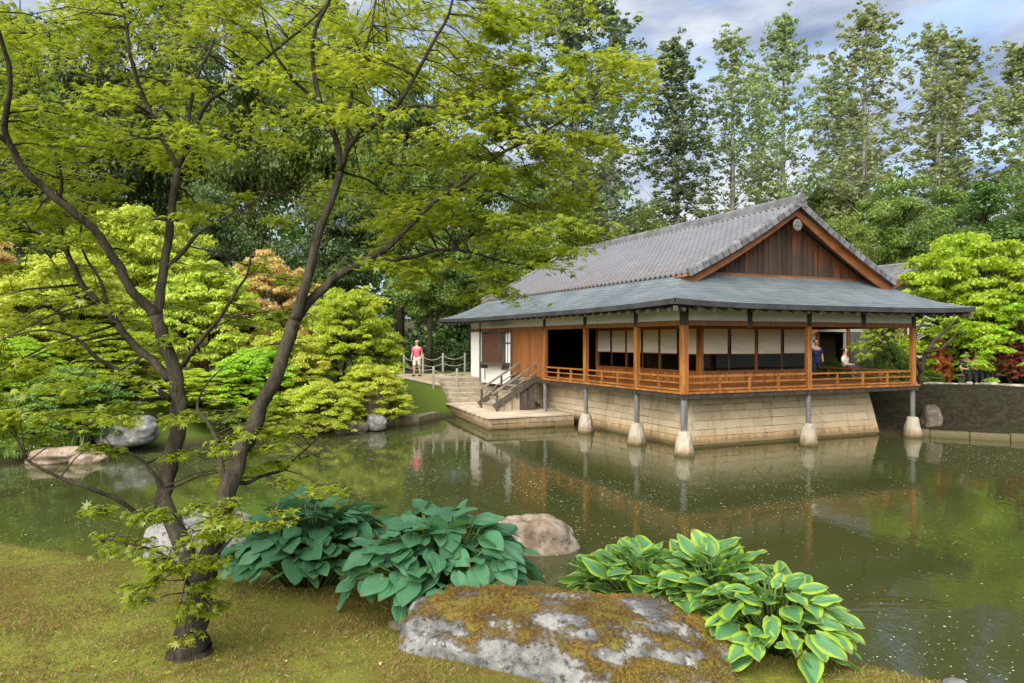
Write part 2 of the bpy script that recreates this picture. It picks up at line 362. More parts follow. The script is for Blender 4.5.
M_COPPER = surf('patinated copper roof', (.098,.116,.128), (.150,.172,.186), .8, .5, .4, .004, (1,1,1), .10, third=(.095,.115,.12))
M_COPPER_E = surf('dark eave edge', (.03,.033,.034), (.055,.058,.06), 2, .6, .3, 0)
M_RIDGE = surf('grey ridge tile', (.11,.11,.115), (.19,.19,.20), 3, .6, .35, .006, island=.2)
M_BEAMD = surf('dark edge beam', (.032,.026,.021), (.07,.058,.046), 2.2, .8, .2, .004, (5,5,.6))
M_GREYWOOD = surf('silver grey post', (.075,.074,.068), (.16,.157,.148), 2.0, .8, .2, .004, (5,5,.6), third=(.36,.35,.33))

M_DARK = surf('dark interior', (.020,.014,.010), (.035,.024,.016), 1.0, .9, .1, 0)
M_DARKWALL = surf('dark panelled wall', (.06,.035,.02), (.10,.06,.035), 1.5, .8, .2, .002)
M_TATAMI = surf('tatami floor', (.16,.13,.07), (.20,.165,.09), 4, .9, .1, .002)
M_PEND = surf('grey carved pendant', (.13,.125,.12), (.20,.195,.185), 5, .8, .2, .004)
M_METAL = surf('dull grey metal', (.16,.165,.17), (.24,.245,.25), 3, .45, .5, 0)

def tile_mat():
    m, nt, out = new_mat('grey pantiles'); v = coords(nt); sp = N(nt, 'SeparateXYZ'); nt.links.new(v, sp.inputs[0])
    g = N(nt, 'NewGeometry')
    c = mixc(nt, noise(nt, v, .7, 4, .55), (.098,.099,.112), (.150,.151,.168))
    wn = N(nt, 'TexWhiteNoise', noise_dimensions='2D'); cb = N(nt, 'CombineXYZ')
    nt.links.new(math_(nt, 'FLOOR', math_(nt, 'DIVIDE', sp.outputs['Y'], TW)), cb.inputs[0]); nt.links.new(math_(nt, 'FLOOR', math_(nt, 'DIVIDE', sp.outputs['Z'], .151)), cb.inputs[1])
    nt.links.new(cb.outputs[0], wn.inputs[0]); k = math_(nt, 'MULTIPLY_ADD', wn.outputs[0], .16, .92)
    c3 = N(nt, 'CombineColor'); [nt.links.new(k, c3.inputs[i]) for i in range(3)]
    c = mixc(nt, 1.0, c, c3.outputs[0], 'MULTIPLY')
    lich = math_(nt, 'MULTIPLY', step(nt, math_(nt, 'ADD', noise(nt, v, 2.2, 6, .7), math_(nt, 'MULTIPLY_ADD', sp.outputs['Z'], -.17, 1.0)), .46, .85), .8)
    c = mixc(nt, lich, c, (.115,.085,.062))
    principled(nt, out, c, .6, .4, noise(nt, v, 40, 3), .003); return m
TW = .26
M_TILE = tile_mat()

def masonry_mat(name, lo, hi, z0):
    m, nt, out = new_mat(name); v = coords(nt); g = N(nt, 'NewGeometry'); sp = N(nt, 'SeparateXYZ'); nt.links.new(v, sp.inputs[0])
    r = g.outputs['Random Per Island']; n1 = noise(nt, v, 3, 6, .65); n2 = noise(nt, coords(nt, 'Object', (1,1,.12)), 5, 4, .6); n3 = noise(nt, v, 22, 5, .7)
    c = mixc(nt, math_(nt, 'ADD', math_(nt, 'MULTIPLY', r, .7), math_(nt, 'MULTIPLY', n1, .4)), lo, hi)
    tide = math_(nt, 'MULTIPLY', step(nt, math_(nt, 'MULTIPLY_ADD', n1, .5, sp.outputs['Z']), z0+.85, z0+.30), .8)
    c = mixc(nt, tide, c, (.50,.30,.13))
    c = mixc(nt, math_(nt, 'MULTIPLY', step(nt, n2, .52, .7), .35), c, (.20,.165,.115))
    c = mixc(nt, math_(nt, 'MULTIPLY', step(nt, n3, .55, .75), .4), c, (.17,.15,.115))
    c = mixc(nt, step(nt, math_(nt, 'MULTIPLY_ADD', n3, .10, sp.outputs['Z']), .17, .07), c, (.055,.05,.022)); c = mixc(nt, math_(nt, 'MULTIPLY', step(nt, math_(nt, 'MULTIPLY_ADD', n2, -.45, sp.outputs['Z']), .10, -.10), .6), c, (.13,.105,.05))
    principled(nt, out, c, .9, .15, math_(nt, 'ADD', n1, n3), .02); return m
M_STONE = masonry_mat('cut stone blocks', (.53,.415,.255), (.71,.585,.395), 0.0)
M_FOOT = masonry_mat('footing stone', (.30,.26,.195), (.46,.41,.33), -.22)
M_JOINT = surf('dark stone joints', (.20,.16,.105), (.27,.22,.15), 5, .95, .1, .01)
M_DOCK = masonry_mat('dock stones', (.26,.20,.13), (.40,.32,.21), -.2)

def glass_mat():
    m, nt, out = new_mat('window glass'); tr = N(nt, 'BsdfTransparent'); tr.inputs[0].default_value = (.80,.84,.82,1)
    gl = N(nt, 'BsdfGlossy', Roughness=.02); gl.inputs[0].default_value = (.62,.66,.60,1); fr = N(nt, 'Fresnel', IOR=1.4); mx = N(nt, 'MixShader')
    nt.links.new(math_(nt, 'MINIMUM', math_(nt, 'ADD', fr.outputs[0], .0), 1.0), mx.inputs[0]); nt.links.new(tr.outputs[0], mx.inputs[1]); nt.links.new(gl.outputs[0], mx.inputs[2]); nt.links.new(mx.outputs[0], out.inputs[0]); return m
M_GLASS = glass_mat()

def courses(mb, a0, a1, b0, b1, rng, hs, lmin, lmax, gap=.007, jit=.009, depth=.16):
    """stone blocks over the face with lower edge a0-a1 and upper edge b0-b1"""
    a0, a1, b0, b1 = map(Vector, (a0, a1, b0, b1)); H = ((b0-a0).length + (b1-a1).length)/2
    nrm = (a1-a0).cross(b0-a0).normalized(); zc = 0.0
    while zc < H - .06:
        h = min(rng.uniform(*hs), H - zc); f0, f1 = zc/H, (zc+h)/H
        l0, r0, l1, r1 = a0.lerp(b0, f0), a1.lerp(b1, f0), a0.lerp(b0, f1), a1.lerp(b1, f1); Lg = (r0-l0).length; x = 0.0
        while x < Lg - 1e-3:
            w = rng.uniform(lmin, lmax)
            if Lg - x - w < lmin*.6: w = Lg - x
            u0, u1 = (x+gap/2)/Lg, (x+w-gap/2)/Lg; o = nrm*rng.uniform(-jit, jit); gz_ = gap/2/H*H/h
            q = [l0.lerp(r0, u0).lerp(l1.lerp(r1, u0), gz_), l0.lerp(r0, u1).lerp(l1.lerp(r1, u1), gz_), l0.lerp(r0, u1).lerp(l1.lerp(r1, u1), 1-gz_), l0.lerp(r0, u0).lerp(l1.lerp(r1, u0), 1-gz_)]
            q = [p + o + Vector((rng.uniform(-1,1), rng.uniform(-1,1), rng.uniform(-1,1)))*jit*.6 for p in q]
            c = sum(q, Vector())/4; fr = [p + nrm*0 for p in q]; inn = [p.lerp(c, .0) - nrm*depth for p in q]; bev = .014
            mid = [p - nrm*bev for p in q]; fr = [p + (c-p).normalized()*bev*1.3 for p in q]
            mb.add(fr + mid + inn, [(0,1,2,3)] + [(k, 4+k, 4+(k+1)%4, (k+1)%4) for k in range(4)] + [(4+k, 8+k, 8+(k+1)%4, 4+(k+1)%4) for k in range(4)])
            x += w
        zc += h

PAV = empty('pavilion', PC, 'low wooden pavilion with grey tiled gable roof and veranda standing over the pond', 'pavilion', None, PRZ)
prng = random.Random(3)
def P_(mb, name, mat, parent=PAV, **k): return mb.build(name, mat, parent, **k)

# --- stone plinth
mb = MB()
fr0, fr1 = (.85,.85,-.4), (9.0,.85,-.4); t0, t1 = (1.18,1.18,1.60), (8.62,1.18,1.60)
courses(mb, fr0, fr1, t0, t1, prng, (.20,.30), .34, .72)
courses(mb, (.85,16.4,-.4), fr0, (1.18,16.4,1.60), t0, prng, (.20,.30), .34, .72)
courses(mb, fr1, (9.0,9,-.4), t1, (8.62,9,1.60), prng, (.20,.30), .34, .72)
base = P_(mb, 'stone_base', M_STONE)
mb = MB(); i = .07
mb.add([(.85+i,.85+i,-.4),(9-i,.85+i,-.4),(9-i,16.3,-.4),(.85+i,16.3,-.4),(1.18+i,1.18+i,1.56),(8.62-i,1.18+i,1.56),(8.62-i,16.3,1.56),(1.18+i,16.3,1.56)],
       [(0,1,5,4),(1,2,6,5),(2,3,7,6),(3,0,4,7),(4,5,6,7)])
P_(mb, 'stone_core', M_JOINT, base)

# --- floor, edge beams, joists
mb = MB(); mb.box(-.16, W_+.16, -.16, 8.5, 1.69, 1.745); mb.box(.02, W_+.16, 8.51, L_, 1.69, 1.742); P_(mb, 'veranda_floor', M_ORANGE)
mb = MB(); mb.box(-.13, W_+.13, -.13, .03, 1.56, 1.686); mb.box(-.13, .03, .035, 9.2, 1.56, 1.686); mb.box(W_-.03, W_+.13, .035, 9.2, 1.56, 1.686)
for x in np.arange(.6, W_, .62): mb.box(x-.05, x+.05, .04, 2.1, 1.575, 1.685)
for y in np.arange(.9, 9, .62): mb.box(.04, 2.1, y-.05, y+.05, 1.57, 1.683)
P_(mb, 'edge_beam', M_BEAMD)

# --- columns with grey lower posts on pale footing stones
def column(x, y, water=True, foot_z=.66, w=.155, foot=True):
    mb = MB(); mb.box(x-w/2, x+w/2, y-w/2, y+w/2, 1.555, 3.60); c = P_(mb, 'column', M_ORANGE, bevel=.012)
    mb = MB(); mb.box(x-w*.46, x+w*.46, y-w*.46, y+w*.46, 3.60, 4.30); P_(mb, 'stub_post', M_OLDWOOD, c)
    mb = MB(); r = w*.5
    mb.tube([(x,y,foot_z-.02),(x,y,1.0),(x,y,1.57)], [r*.95, r, r], 10); P_(mb, 'lower_post', M_GREYWOOD, c)
    if foot:
        mb = MB(); a, b = .29, .19; n = 7; k = 12; vs = []; rr = random.Random(int(x*10+y*7)); tw = rr.random()
        for j, (f, z) in enumerate([(1.06,-.35),(1.0,-.05),(.93,.12),(.80,.34),(.66,.50),(.58,.60),(.50,foot_z)]):
            for q in range(k):
                an = 2*math.pi*q/k + tw; s4 = 1/max(abs(math.cos(an-tw)), abs(math.sin(an-tw)))**.55
                vs.append((x+a*f*s4*math.cos(an)*rr.uniform(.88,1.10), y+a*f*s4*math.sin(an)*rr.uniform(.88,1.10), z+rr.uniform(-.015,.015)))
        mb.add(vs, [(i*k+q, i*k+(q+1)%k, (i+1)*k+(q+1)%k, (i+1)*k+q) for i in range(n-1) for q in range(k)] + [tuple((n-1)*k+q for q in range(k))])
        P_(mb, 'footing_stone', M_FOOT, c, smooth=False)
    return c
column(0, 0, w=.19); column(4.65, 0); column(W_, 0)
column(0, 2.3); column(0, 5.4); column(0, 8.5, foot_z=.48, foot=False)
for (x, y) in ((W_, 4.65), (W_, 9.0)): column(x, y, foot_z=.5, foot=False)
# hanging stubs between eave and beam
for (x, y) in ((2.32,0),(6.97,0)):
    mb = MB(); mb.box(x-.07, x+.07, y-.07, y+.07, 3.55, 4.3); P_(mb, 'stub_post', M_OLDWOOD)
# --- head beams, white frieze above them
mb = MB(); mb.box(-.07, W_+.07, -.055, .055, 3.60, 3.74); mb.box(-.055, .055, .06, L_, 3.602, 3.742); mb.box(W_-.055, W_+.055, .06, L_, 3.602, 3.742)
P_(mb, 'head_beam', M_CEDAR_D)
mb = MB(); mb.box(0, W_, -.02, .02, 3.745, 4.42); mb.box(-.02, .02, .025, L_, 3.745, 4.42); mb.box(W_-.02, W_+.02, .025, L_, 3.745, 4.42)
P_(mb, 'frieze', M_PLASTER)
# --- ceiling
mb = MB(); mb.box(.08, W_-.08, .08, L_-.1, 3.78, 3.82); P_(mb, 'ceiling', M_SOFFIT)

# --- railing: each bay posts, mid and top rail
def railing(a, b):
    a = Vector(a); b = Vector(b); d = (b-a); n = max(2, round(d.length/1.15)); mb = MB()
    for z, w in ((2.17,.06),(1.99,.045),(1.80,.05)): mb.beam(a+Vector((0,0,z)), b+Vector((0,0,z)), w, w*.9)
    rl = P_(mb, 'railing', M_ORANGE)
    for k in range(1, n):
        p = a + d*k/n; mb = MB(); mb.box(p.x-.03, p.x+.03, p.y-.03, p.y+.03, 1.745, 2.15); P_(mb, 'post', M_ORANGE, rl)
for a, b in (((.13,0,0),(4.55,0,0)), ((4.75,0,0),(9.2,0,0)), ((0,.13,0),(0,2.2,0)), ((0,2.4,0),(0,5.3,0)), ((0,5.5,0),(0,8.4,0)), ((W_,.1,0),(W_,4.55,0))): railing(a, b)

# --- inner room: glazed walls behind the veranda
IX, IY, IX2 = 2.35, 2.2, 6.9
def glazed(name, a, b, nb, panels):
    a = Vector(a); b = Vector(b); d = (b-a); u = d.normalized(); nrm = Vector((u.y, -u.x, 0))   # nrm points out to the veranda
    mb = MB(); 
    for z0, z1 in ((1.75,1.80),(2.14,2.20),(3.56,3.66)): mb.beam(a+Vector((0,0,(z0+z1)/2)), b+Vector((0,0,(z0+z1)/2)), .09, z1-z0)
    fr = P_(mb, name, M_CEDAR_D)
    for k in range(nb+1):
        p = a + d*k/nb; w = .13 if k in (0, nb) else .075 if k % 2 == 0 else .04
        mb = MB(); mb.box(p.x-w/2, p.x+w/2, p.y-w/2, p.y+w/2, 1.747, 3.78); P_(mb, 'post', M_ORANGE if w > .1 else M_CEDAR_D, fr)
    mb = MB(); p, q = a-nrm*.012, b-nrm*.012; mb.beam(p+Vector((0,0,1.97)), q+Vector((0,0,1.97)), .03, .335); P_(mb, 'lower_panel', M_ORANGE, fr)
    mb = MB(); mb.beam(a+Vector((0,0,3.72)), b+Vector((0,0,3.72)), .03, .11); P_(mb, 'upper_panel', M_PLASTER, fr)
    mb = MB(); mb.add([a+nrm*.02+Vector((0,0,2.2)), b+nrm*.02+Vector((0,0,2.2)), b+nrm*.02+Vector((0,0,3.56)), a+nrm*.02+Vector((0,0,3.56))], [(0,1,2,3)])
    P_(mb, 'glass', M_GLASS, fr)
    for k in range(nb):
        if k in panels:
            p = a+d*(k+.07)/nb+nrm*.035; q = a+d*(k+.93)/nb+nrm*.035; mb = MB(); zb = 2.74 if k % 3 else 2.75
            mb.beam(p+Vector((0,0,(zb+3.56)/2)), q+Vector((0,0,(zb+3.56)/2)), .012, 3.56-zb)
            bl = P_(mb, 'blind', M_SHADE, fr); mb = MB(); mb.beam(p+Vector((0,0,zb)), q+Vector((0,0,zb)), .024, .024); P_(mb, 'bottom_rail', M_CEDAR_D, bl)
glazed('window_wall', (IX,IY,0), (IX2,IY,0), 4, range(4))
glazed('window_wall', (IX,8.5,0), (IX,IY+.07,0), 6, range(6))
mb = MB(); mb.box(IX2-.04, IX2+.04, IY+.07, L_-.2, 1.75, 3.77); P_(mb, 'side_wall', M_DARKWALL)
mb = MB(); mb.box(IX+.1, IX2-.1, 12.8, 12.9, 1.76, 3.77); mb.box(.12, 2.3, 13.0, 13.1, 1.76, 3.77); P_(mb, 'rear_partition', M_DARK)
mb = MB(); mb.box(IX+.1, IX2-.06, IY+.1, 12.7, 1.76, 1.775); P_(mb, 'tatami_floor', M_TATAMI)

# --- far part of the long side: boarded wall, then white plaster with a shuttered bay
mb = MB(); y = 8.62
while y < 11.5: w = min(.28, 11.52-y); mb.box(-.025, .02, y+.004, y+w-.004, 1.75, 3.60); y += w
P_(mb, 'board_wall', M_CEDAR_D)
mb = MB(); mb.box(-.06, .06, 11.53, 11.68, 1.4, 3.62); P_(mb, 'corner_post', M_OLDWOOD)
mb = MB(); mb.box(-.05,.05,14.55,14.62,1.4,3.62); P_(mb, 'corner_post', M_OLDWOOD)
for y0, y1 in ((11.69,14.54),(14.63,16.4)):
    mb = MB(); mb.box(-.03, .03, y0, y1, 1.25, 3.60); P_(mb, 'plaster_wall', M_PLASTER)
mb = MB(); mb.box(0, W_, L_-.04, L_, 1.25, 3.77); P_(mb, 'plaster_wall', M_PLASTER)
mb = MB(); mb.box(-.40,-.05,11.75,14.4,2.10,2.24); mb.box(-.36,-.05,14.25,14.33,1.93,2.10); mb.box(-.36,-.05,11.85,11.93,1.93,2.10); by = P_(mb, 'bay_sill', M_OLDWOOD)
mb = MB(); mb.box(-.30,-.045,12.28,14.2,2.245,3.50); P_(mb, 'shutter', M_SHUTTER, by)
for y in (12.24, 14.22):
    mb = MB(); mb.box(-.33,-.04,y-.03,y+.03,2.245,3.56); P_(mb, 'jamb', M_OLDWOOD, by)
mb = MB(); mb.box(-.34,-.04,11.75,14.25,3.562,3.62); P_(mb, 'lintel', M_OLDWOOD, by)
mb = MB(); mb.box(-.05,-.032,11.70,12.2,3.05,3.11); mb.box(-.05,-.032,11.95,12.0,2.25,3.55); P_(mb, 'lattice', M_OLDWOOD)
mb = MB(); mb.tube([(-.10,15.05,1.2),(-.10,15.05,4.2)], .035, 8); P_(mb, 'downpipe', M_OLDWOOD)

# --- lower copper roof
OE = 1.25; EZ = 4.16; X0, X1, Y0, Y1 = -OE, W_+OE, -OE, L_+OE; x0, x1, y0, y1 = .70, W_-.70, 1.05, L_-1.05; IZ = 5.22
def skirt(drop):
    mb = MB(); nc = 11
    oc = [(X0,Y0),(X1,Y0),(X1,Y1),(X0,Y1)]; ic = [(x0,y0),(x1,y0),(x1,y1),(x0,y1)]; izs = [5.22, 5.22, 5.22, 5.22]
    for k in range(4):
        a, b = Vector((*oc[k], EZ)), Vector((*oc[(k+1)%4], EZ)); ia, ib = Vector((*ic[k], IZ)), Vector((*ic[(k+1)%4], IZ)); ns = 24
        rows = []
        for j in range(nc+1):
            f = j/nc; sag = -.13*math.sin(math.pi*f)*(1-.3*f)
            row = []
            for i in range(ns+1):
                g = i/ns; lift = .09*abs(2*g-1)**4*(1-f)**2
                p = a.lerp(b, g).lerp(ia.lerp(ib, g), f); row.append(p + Vector((0,0,sag+lift-drop)))
            rows.append(row)
        for j in range(nc):
            up = 0 if drop else .016
            lo = [p + Vector((0,0,up)) for p in rows[j]]; hi = rows[j+1]
            if not drop:
                for i in range(ns): mb.add([lo[i], lo[i+1], hi[i+1], hi[i]], [(0,1,2,3)])
                if j:
                    for i in range(ns): mb.add([rows[j][i], rows[j][i+1], lo[i+1], lo[i]], [(0,1,2,3)])
            else:
                for i in range(ns): mb.add([rows[j][i], hi[i], hi[i+1], rows[j][i+1]], [(0,1,2,3)])
    return mb
lower = P_(skirt(0), 'lower_roof', M_COPPER)
P_(skirt(.13), 'soffit', M_SOFFIT, lower)
mb = MB(); oc = [(X0,Y0),(X1,Y0),(X1,Y1),(X0,Y1)]
for k in range(4):
    a, b = Vector((*oc[k],0)), Vector((*oc[(k+1)%4],0)); out_ = Vector(((b-a).normalized().y, -(b-a).normalized().x, 0)); ns = 24
    for i in range(ns):
        g0, g1 = i/ns, (i+1)/ns; z0 = EZ+.09*abs(2*g0-1)**4; z1 = EZ+.09*abs(2*g1-1)**4; p, q = a.lerp(b, g0), a.lerp(b, g1)
        o1 = out_*.02; o2 = -out_*.05
        mb.add([p+o1+Vector((0,0,z0-.13)), q+o1+Vector((0,0,z1-.13)), q+o1+Vector((0,0,z1+.014)), p+o1+Vector((0,0,z0+.014)), p+o2+Vector((0,0,z0-.14)), q+o2+Vector((0,0,z1-.14))], [(0,1,2,3),(0,4,5,1)])
P_(mb, 'eave_edge', M_COPPER_E, lower)
mb = MB()     # rafters under the eaves
def raft(a, b): mb.beam(a, b, .075, .09)
for x in np.arange(-.9, W_+1, .48):
    k = min(1.0, max(.12, (min(x-X0, X1-x)-.15)/1.6)); raft((x, Y0+.06, EZ-.19), (x, Y0+.06+1.54*k, EZ-.19+.5*k)); raft((x, Y1-.06, EZ-.19), (x, Y1-.06-1.54*k, EZ-.19+.5*k))
for y in np.arange(-.9, L_+1, .48):
    k = min(1.0, max(.12, (min(y-Y0, Y1-y)-.15)/1.6)); raft((X0+.06, y, EZ-.19), (X0+.06+1.5*k, y, EZ-.19+.5*k)); raft((X1-.06, y, EZ-.19), (X1-.06-1.5*k, y, EZ-.19+.5*k))
for c, d_ in (((X0,Y0),(1,1)),((X1,Y0),(-1,1)),((X1,Y1),(-1,-1)),((X0,Y1),(1,-1))):
    mb.beam((c[0]+.05*d_[0], c[1]+.05*d_[1], EZ-.16), (c[0]+1.6*d_[0], c[1]+1.6*d_[1], EZ+.30), .12, .14)
P_(mb, 'eave_framing', M_OLDWOOD, lower)

# --- upper tiled roof: pantile waves in stepped courses, two slopes
RX, RZ = W_/2, 7.42; TY0, TY1 = .38, L_-.38; EX = .42; EZ2 = 5.10
def tiled(side):
    ncourse = 17; per = 8; nwave = round((TY1-TY0)/TW); ny = nwave*per + 1; ys = np.linspace(TY0, TY1, ny)
    ph = (np.arange(ny) % per)/per*2*math.pi
    wave = .035*np.cos(ph) + .013*np.cos(2*ph+.6)
    V = []; run = RX-EX
    for j in range(ncourse):
        for e in (0, 1):
            f = (j+e)/ncourse; x = EX + run*f; z = EZ2 + (RZ-EZ2)*f - .10*math.sin(math.pi*f) + (.062 if e == 0 else 0.0)
            V.append(np.stack([np.full(ny, x if side < 0 else W_-x), ys, z + wave], 1))
    # a front lip on the lowest course
    first = V[0].copy(); first[:,2] -= .085
    V = [first] + V; nr = len(V); q = grid_quads(nr, ny)
    if side < 0: q = q[:, ::-1]
    return np_mesh('tiled_roof', np.concatenate(V), q, False)
for side in (-1, 1):
    o = link('tiled_roof', tiled(side), M_TILE, PAV)
    mb = MB(); s = lambda x: x if side < 0 else W_-x
    pts = [(s(EX-.02), TY0, EZ2-.12), (s(RX), TY0, RZ-.16), (s(RX), TY1, RZ-.16), (s(EX-.02), TY1, EZ2-.12)]
    mb.add(pts, [(0,1,2,3)]); P_(mb, 'roof_deck', M_OLDWOOD, o)
    for yy in (TY0, TY1):                                   # verge: a heavy roll of tiles up each rake
        mb = MB(); n = 18
        for k in range(n):
            f0, f1 = k/n, (k+1)/n+.012
            pt = lambda f: Vector((s(EX + (RX-EX)*f), yy, EZ2+(RZ-EZ2)*f-.10*math.sin(math.pi*min(f,1))+.085))
            mb.tube([pt(f0), pt(f1)], [.075, .066], 8); mb.beam(pt(f0)+Vector((0,(-.075 if yy<1 else .075),-.10)), pt(f1)+Vector((0,(-.075 if yy<1 else .075),-.10)), .045, .17)
        P_(mb, 'verge_tiles', M_RIDGE, o)
# ridge
mb = MB(); y = TY0-.06
mb.box(RX-.17, RX+.17, TY0-.02, TY1+.02, RZ-.05, RZ+.06)
for z, w in ((.062,.15),(.112,.13)): mb.box(RX-w, RX+w, TY0-.04, TY1+.04, RZ+z, RZ+z+.046)
while y < TY1: mb.tube([(RX,y,RZ+.18),(RX,y+.315,RZ+.185)], [.085,.078], 10); y += .305
rd = P_(mb, 'ridge', M_RIDGE)
mb = MB(); mb.lathe([(.02,-.05),(.13,-.05),(.17,-.02),(.17,.02),(.13,.05),(.02,.05)], (0,0,0), 14)
e_ = mb.build('ridge_end_tile', M_RIDGE, rd); e_.location = (RX, TY0-.10, RZ+.16); e_.rotation_euler = (R(90),0,0)
mb = MB(); mb.box(RX-.24, RX+.24, TY0-.12, TY0-.05, RZ-.12, RZ+.06); mb.tube([(RX,TY0-.08,RZ+.3),(RX,TY0-.2,RZ+.44)],[.06,.04],8); P_(mb, 'ridge_ornament', M_RIDGE, rd)

# --- gable ends
def gable(yw, yb, sgn):
    mb = MB(); x = x0 + .15
    top = lambda x: EZ2 + (RZ-EZ2)*((x if x < RX else W_-x)-EX)/(RX-EX) - .22
    while x < x1-.15:
        w = .19; xa, xb = x+.006, x+w-.006
        if top(xa) > 5.25 and top(xb) > 5.25: mb.add([(xa,yw,5.15),(xb,yw,5.15),(xb,yw,top(xb)),(xa,yw,top(xa)),(xa,yw+.04*sgn,5.15),(xb,yw+.04*sgn,5.15),(xb,yw+.04*sgn,top(xb)),(xa,yw+.04*sgn,top(xa))],
            [(0,1,2,3),(0,3,7,4),(1,5,6,2),(3,2,6,7)]); mb.box(xb-.016, xb+.028, yw-.022, yw+.004, 5.15, min(top(xa),top(xb))-.02)
        x += w
    gw = P_(mb, 'gable_wall', M_GABLE)
    mb = MB(); mb.add([(x0,yw+.06*sgn,5.1),(x1,yw+.06*sgn,5.1),(RX,yw+.06*sgn,RZ-.1)], [(0,1,2)]); P_(mb, 'backing', M_DARK, gw)
    mb = MB(); mb.box(x0+.1, x1-.1, yw-.09, yw-.025, 5.13, 5.24); P_(mb, 'base_rail', M_BARGE, gw)
    for s in (-1, 1):
        sx = (lambda x: x) if s < 0 else (lambda x: W_-x); mb = MB(); n = 10
        for k in range(n):
            f0, f1 = k/n, (k+1)/n; pt = lambda f: Vector((sx(EX-.1+(RX-EX+.1)*f), yb, EZ2-.05+(RZ-EZ2+.05)*f-.10*math.sin(math.pi*f)-.06)); h = lambda f: .36-.06*f
            p, q = pt(f0), pt(f1); th = Vector((0,.07*sgn,0))
            vs = [p-Vector((0,0,h(f0))), q-Vector((0,0,h(f1))), q, p]; mb.add(vs+[v_+th for v_ in vs], [(0,1,2,3),(7,6,5,4),(0,4,5,1),(2,6,7,3)])
        b = P_(mb, 'bargeboard', M_BARGE)
        mb = MB()
        for k in range(n):
            f0, f1 = k/n, (k+1)/n; pt = lambda f: Vector((sx(EX-.1+(RX-EX+.1)*f), yb+.12*sgn, EZ2-.05+(RZ-EZ2+.05)*f-.10*math.sin(math.pi*f)-.05)); mb.beam(pt(f0), pt(f1), .5, .03)
        P_(mb, 'verge_soffit', M_CEDAR_D, b)
    mb = MB(); mb.lathe([(.01,-.03),(.10,-.035),(.16,-.03),(.19,0),(.16,.02),(.01,.02)], (0,0,0), 16)
    for k in range(6):
        a = k*math.pi/3; mb.lathe([(.005,.0),(.05,0),(.048,.012),(.03,.02),(.005,.02)], (.115*math.cos(a), .115*math.sin(a), .018), 8)
    mb.lathe([(.005,.02),(.06,.02),(.05,.055),(.005,.06)], (0,0,0), 10); mb.lathe([(.01,-.06),(.07,-.06),(.07,-.03),(.01,-.03)], (0,0,0), 8)
    o = mb.build('gable_pendant', M_PEND, gw); o.location = (RX, yb-.05*sgn, RZ-.66); o.rotation_euler = (R(90), 0, 0 if sgn > 0 else R(180))
gable(1.05, .47, 1); gable(L_-1.05, L_-.47, -1)
# ================================================================ landing stage, steps, fence
srng = random.Random(11)
DK = empty('landing_stage', pw_(-1, 9), 'low stone landing stage with pale paved top at the left foot of the pavilion', 'landing stage', None, PRZ)
def D_(mb, name, mat, parent=DK, **k): return mb.build(name, mat, parent, off=(-1, 9, 0) if parent in (DK,) or parent.parent == DK else (0,0,0), **k)
quad = [(-2.85,7.35),(.55,7.2),(.75,13.6),(-2.15,13.7)]
mb = MB()
for (a, b) in ((0,1),(3,0)): courses(mb, (*quad[a],-.35), (*quad[b],-.35), (*quad[a],.40), (*quad[b],.40), srng, (.14,.22), .35,.8, jit=.018)
D_(mb, 'stone_side', M_DOCK)
mb = MB(); mb.prism([(-2.78,7.42),(.5,7.28),(.75,13.6),(-2.1,13.6)], -.4, .41); D_(mb, 'rubble_core', M_JOINT)
mb = MB(); xx = -2.9
# paving slabs: strips along the stage clipped to its slanted sides
for j in range(9):
    ya, yb = 7.25+j*.71, 7.25+(j+1)*.71-.014
    xl = -2.9 + .70*(ya-7.25)/6.4; x = xl
    while x < .68:
        w = min(srng.uniform(.5,.95), .72-x); zz = .46+srng.uniform(-.006,.006)
        mb.box(x, x+w-.014, ya, yb, .405, zz); x += w
M_PAVE = surf('pale paving', (.42,.33,.23), (.52,.44,.34), 2.0, .9, .15, .004, island=.16, third=(.32,.24,.16))
D_(mb, 'paving', M_PAVE)

ST = empty('wooden_stairs', pw_(-.9, 10), 'short weathered stairs with two sloping handrails rising from the landing stage to the veranda', 'stairs', None, PRZ)
def S_(mb, name, mat, parent=ST, **k): return mb.build(name, mat, parent, off=(-.9, 10, 0), **k)
M_STEP = surf('weathered stair wood', (.17,.135,.095), (.30,.25,.19), 3, .85, .2, .005, (1,5,1), third=(.09,.07,.05))
M_STEPST = surf('mottled step stone', (.30,.25,.18), (.45,.38,.29), 4, .9, .15, .01)
ns = 5; ya, yb = 9.25, 10.75
for k in range(ns):
    xa = -1.75 + k*.34; zt = .46 + (k+1)*.235
    mb = MB(); mb.box(xa, xa+.345, ya, yb, zt-.055, zt); s_ = S_(mb, 'step', M_STEP, bevel=.008)
    mb = MB(); mb.box(xa+.03, xa+.336, ya+.02, yb-.02, .462, zt-.057); S_(mb, 'riser', M_STEPST if k < 3 else M_OLDWOOD, s_)
for yy in (ya-.04, yb+.04):
    mb = MB(); mb.beam((-1.85,yy,.62),(-.02,yy,1.72),.06,.22); S_(mb, 'stringer', M_OLDWOOD)
    mb = MB(); mb.beam((-1.95,yy,1.12),(.12,yy,2.36),.06,.07); mb.beam((-1.8,yy,.92),(.05,yy,2.02),.035,.04); h = S_(mb, 'handrail', M_STEP)
    for (px_, z0, z1) in ((-1.72,.46,1.24),(-.85,.95,1.76),(.02,1.5,2.42)):
        mb = MB(); mb.box(px_-.035, px_+.035, yy-.035, yy+.035, z0, z1); S_(mb, 'post', M_OLDWOOD, h)
mb = MB(); mb.box(-.02,.9,9.2,11.3,1.60,1.688); S_(mb, 'top_landing', M_STEP)

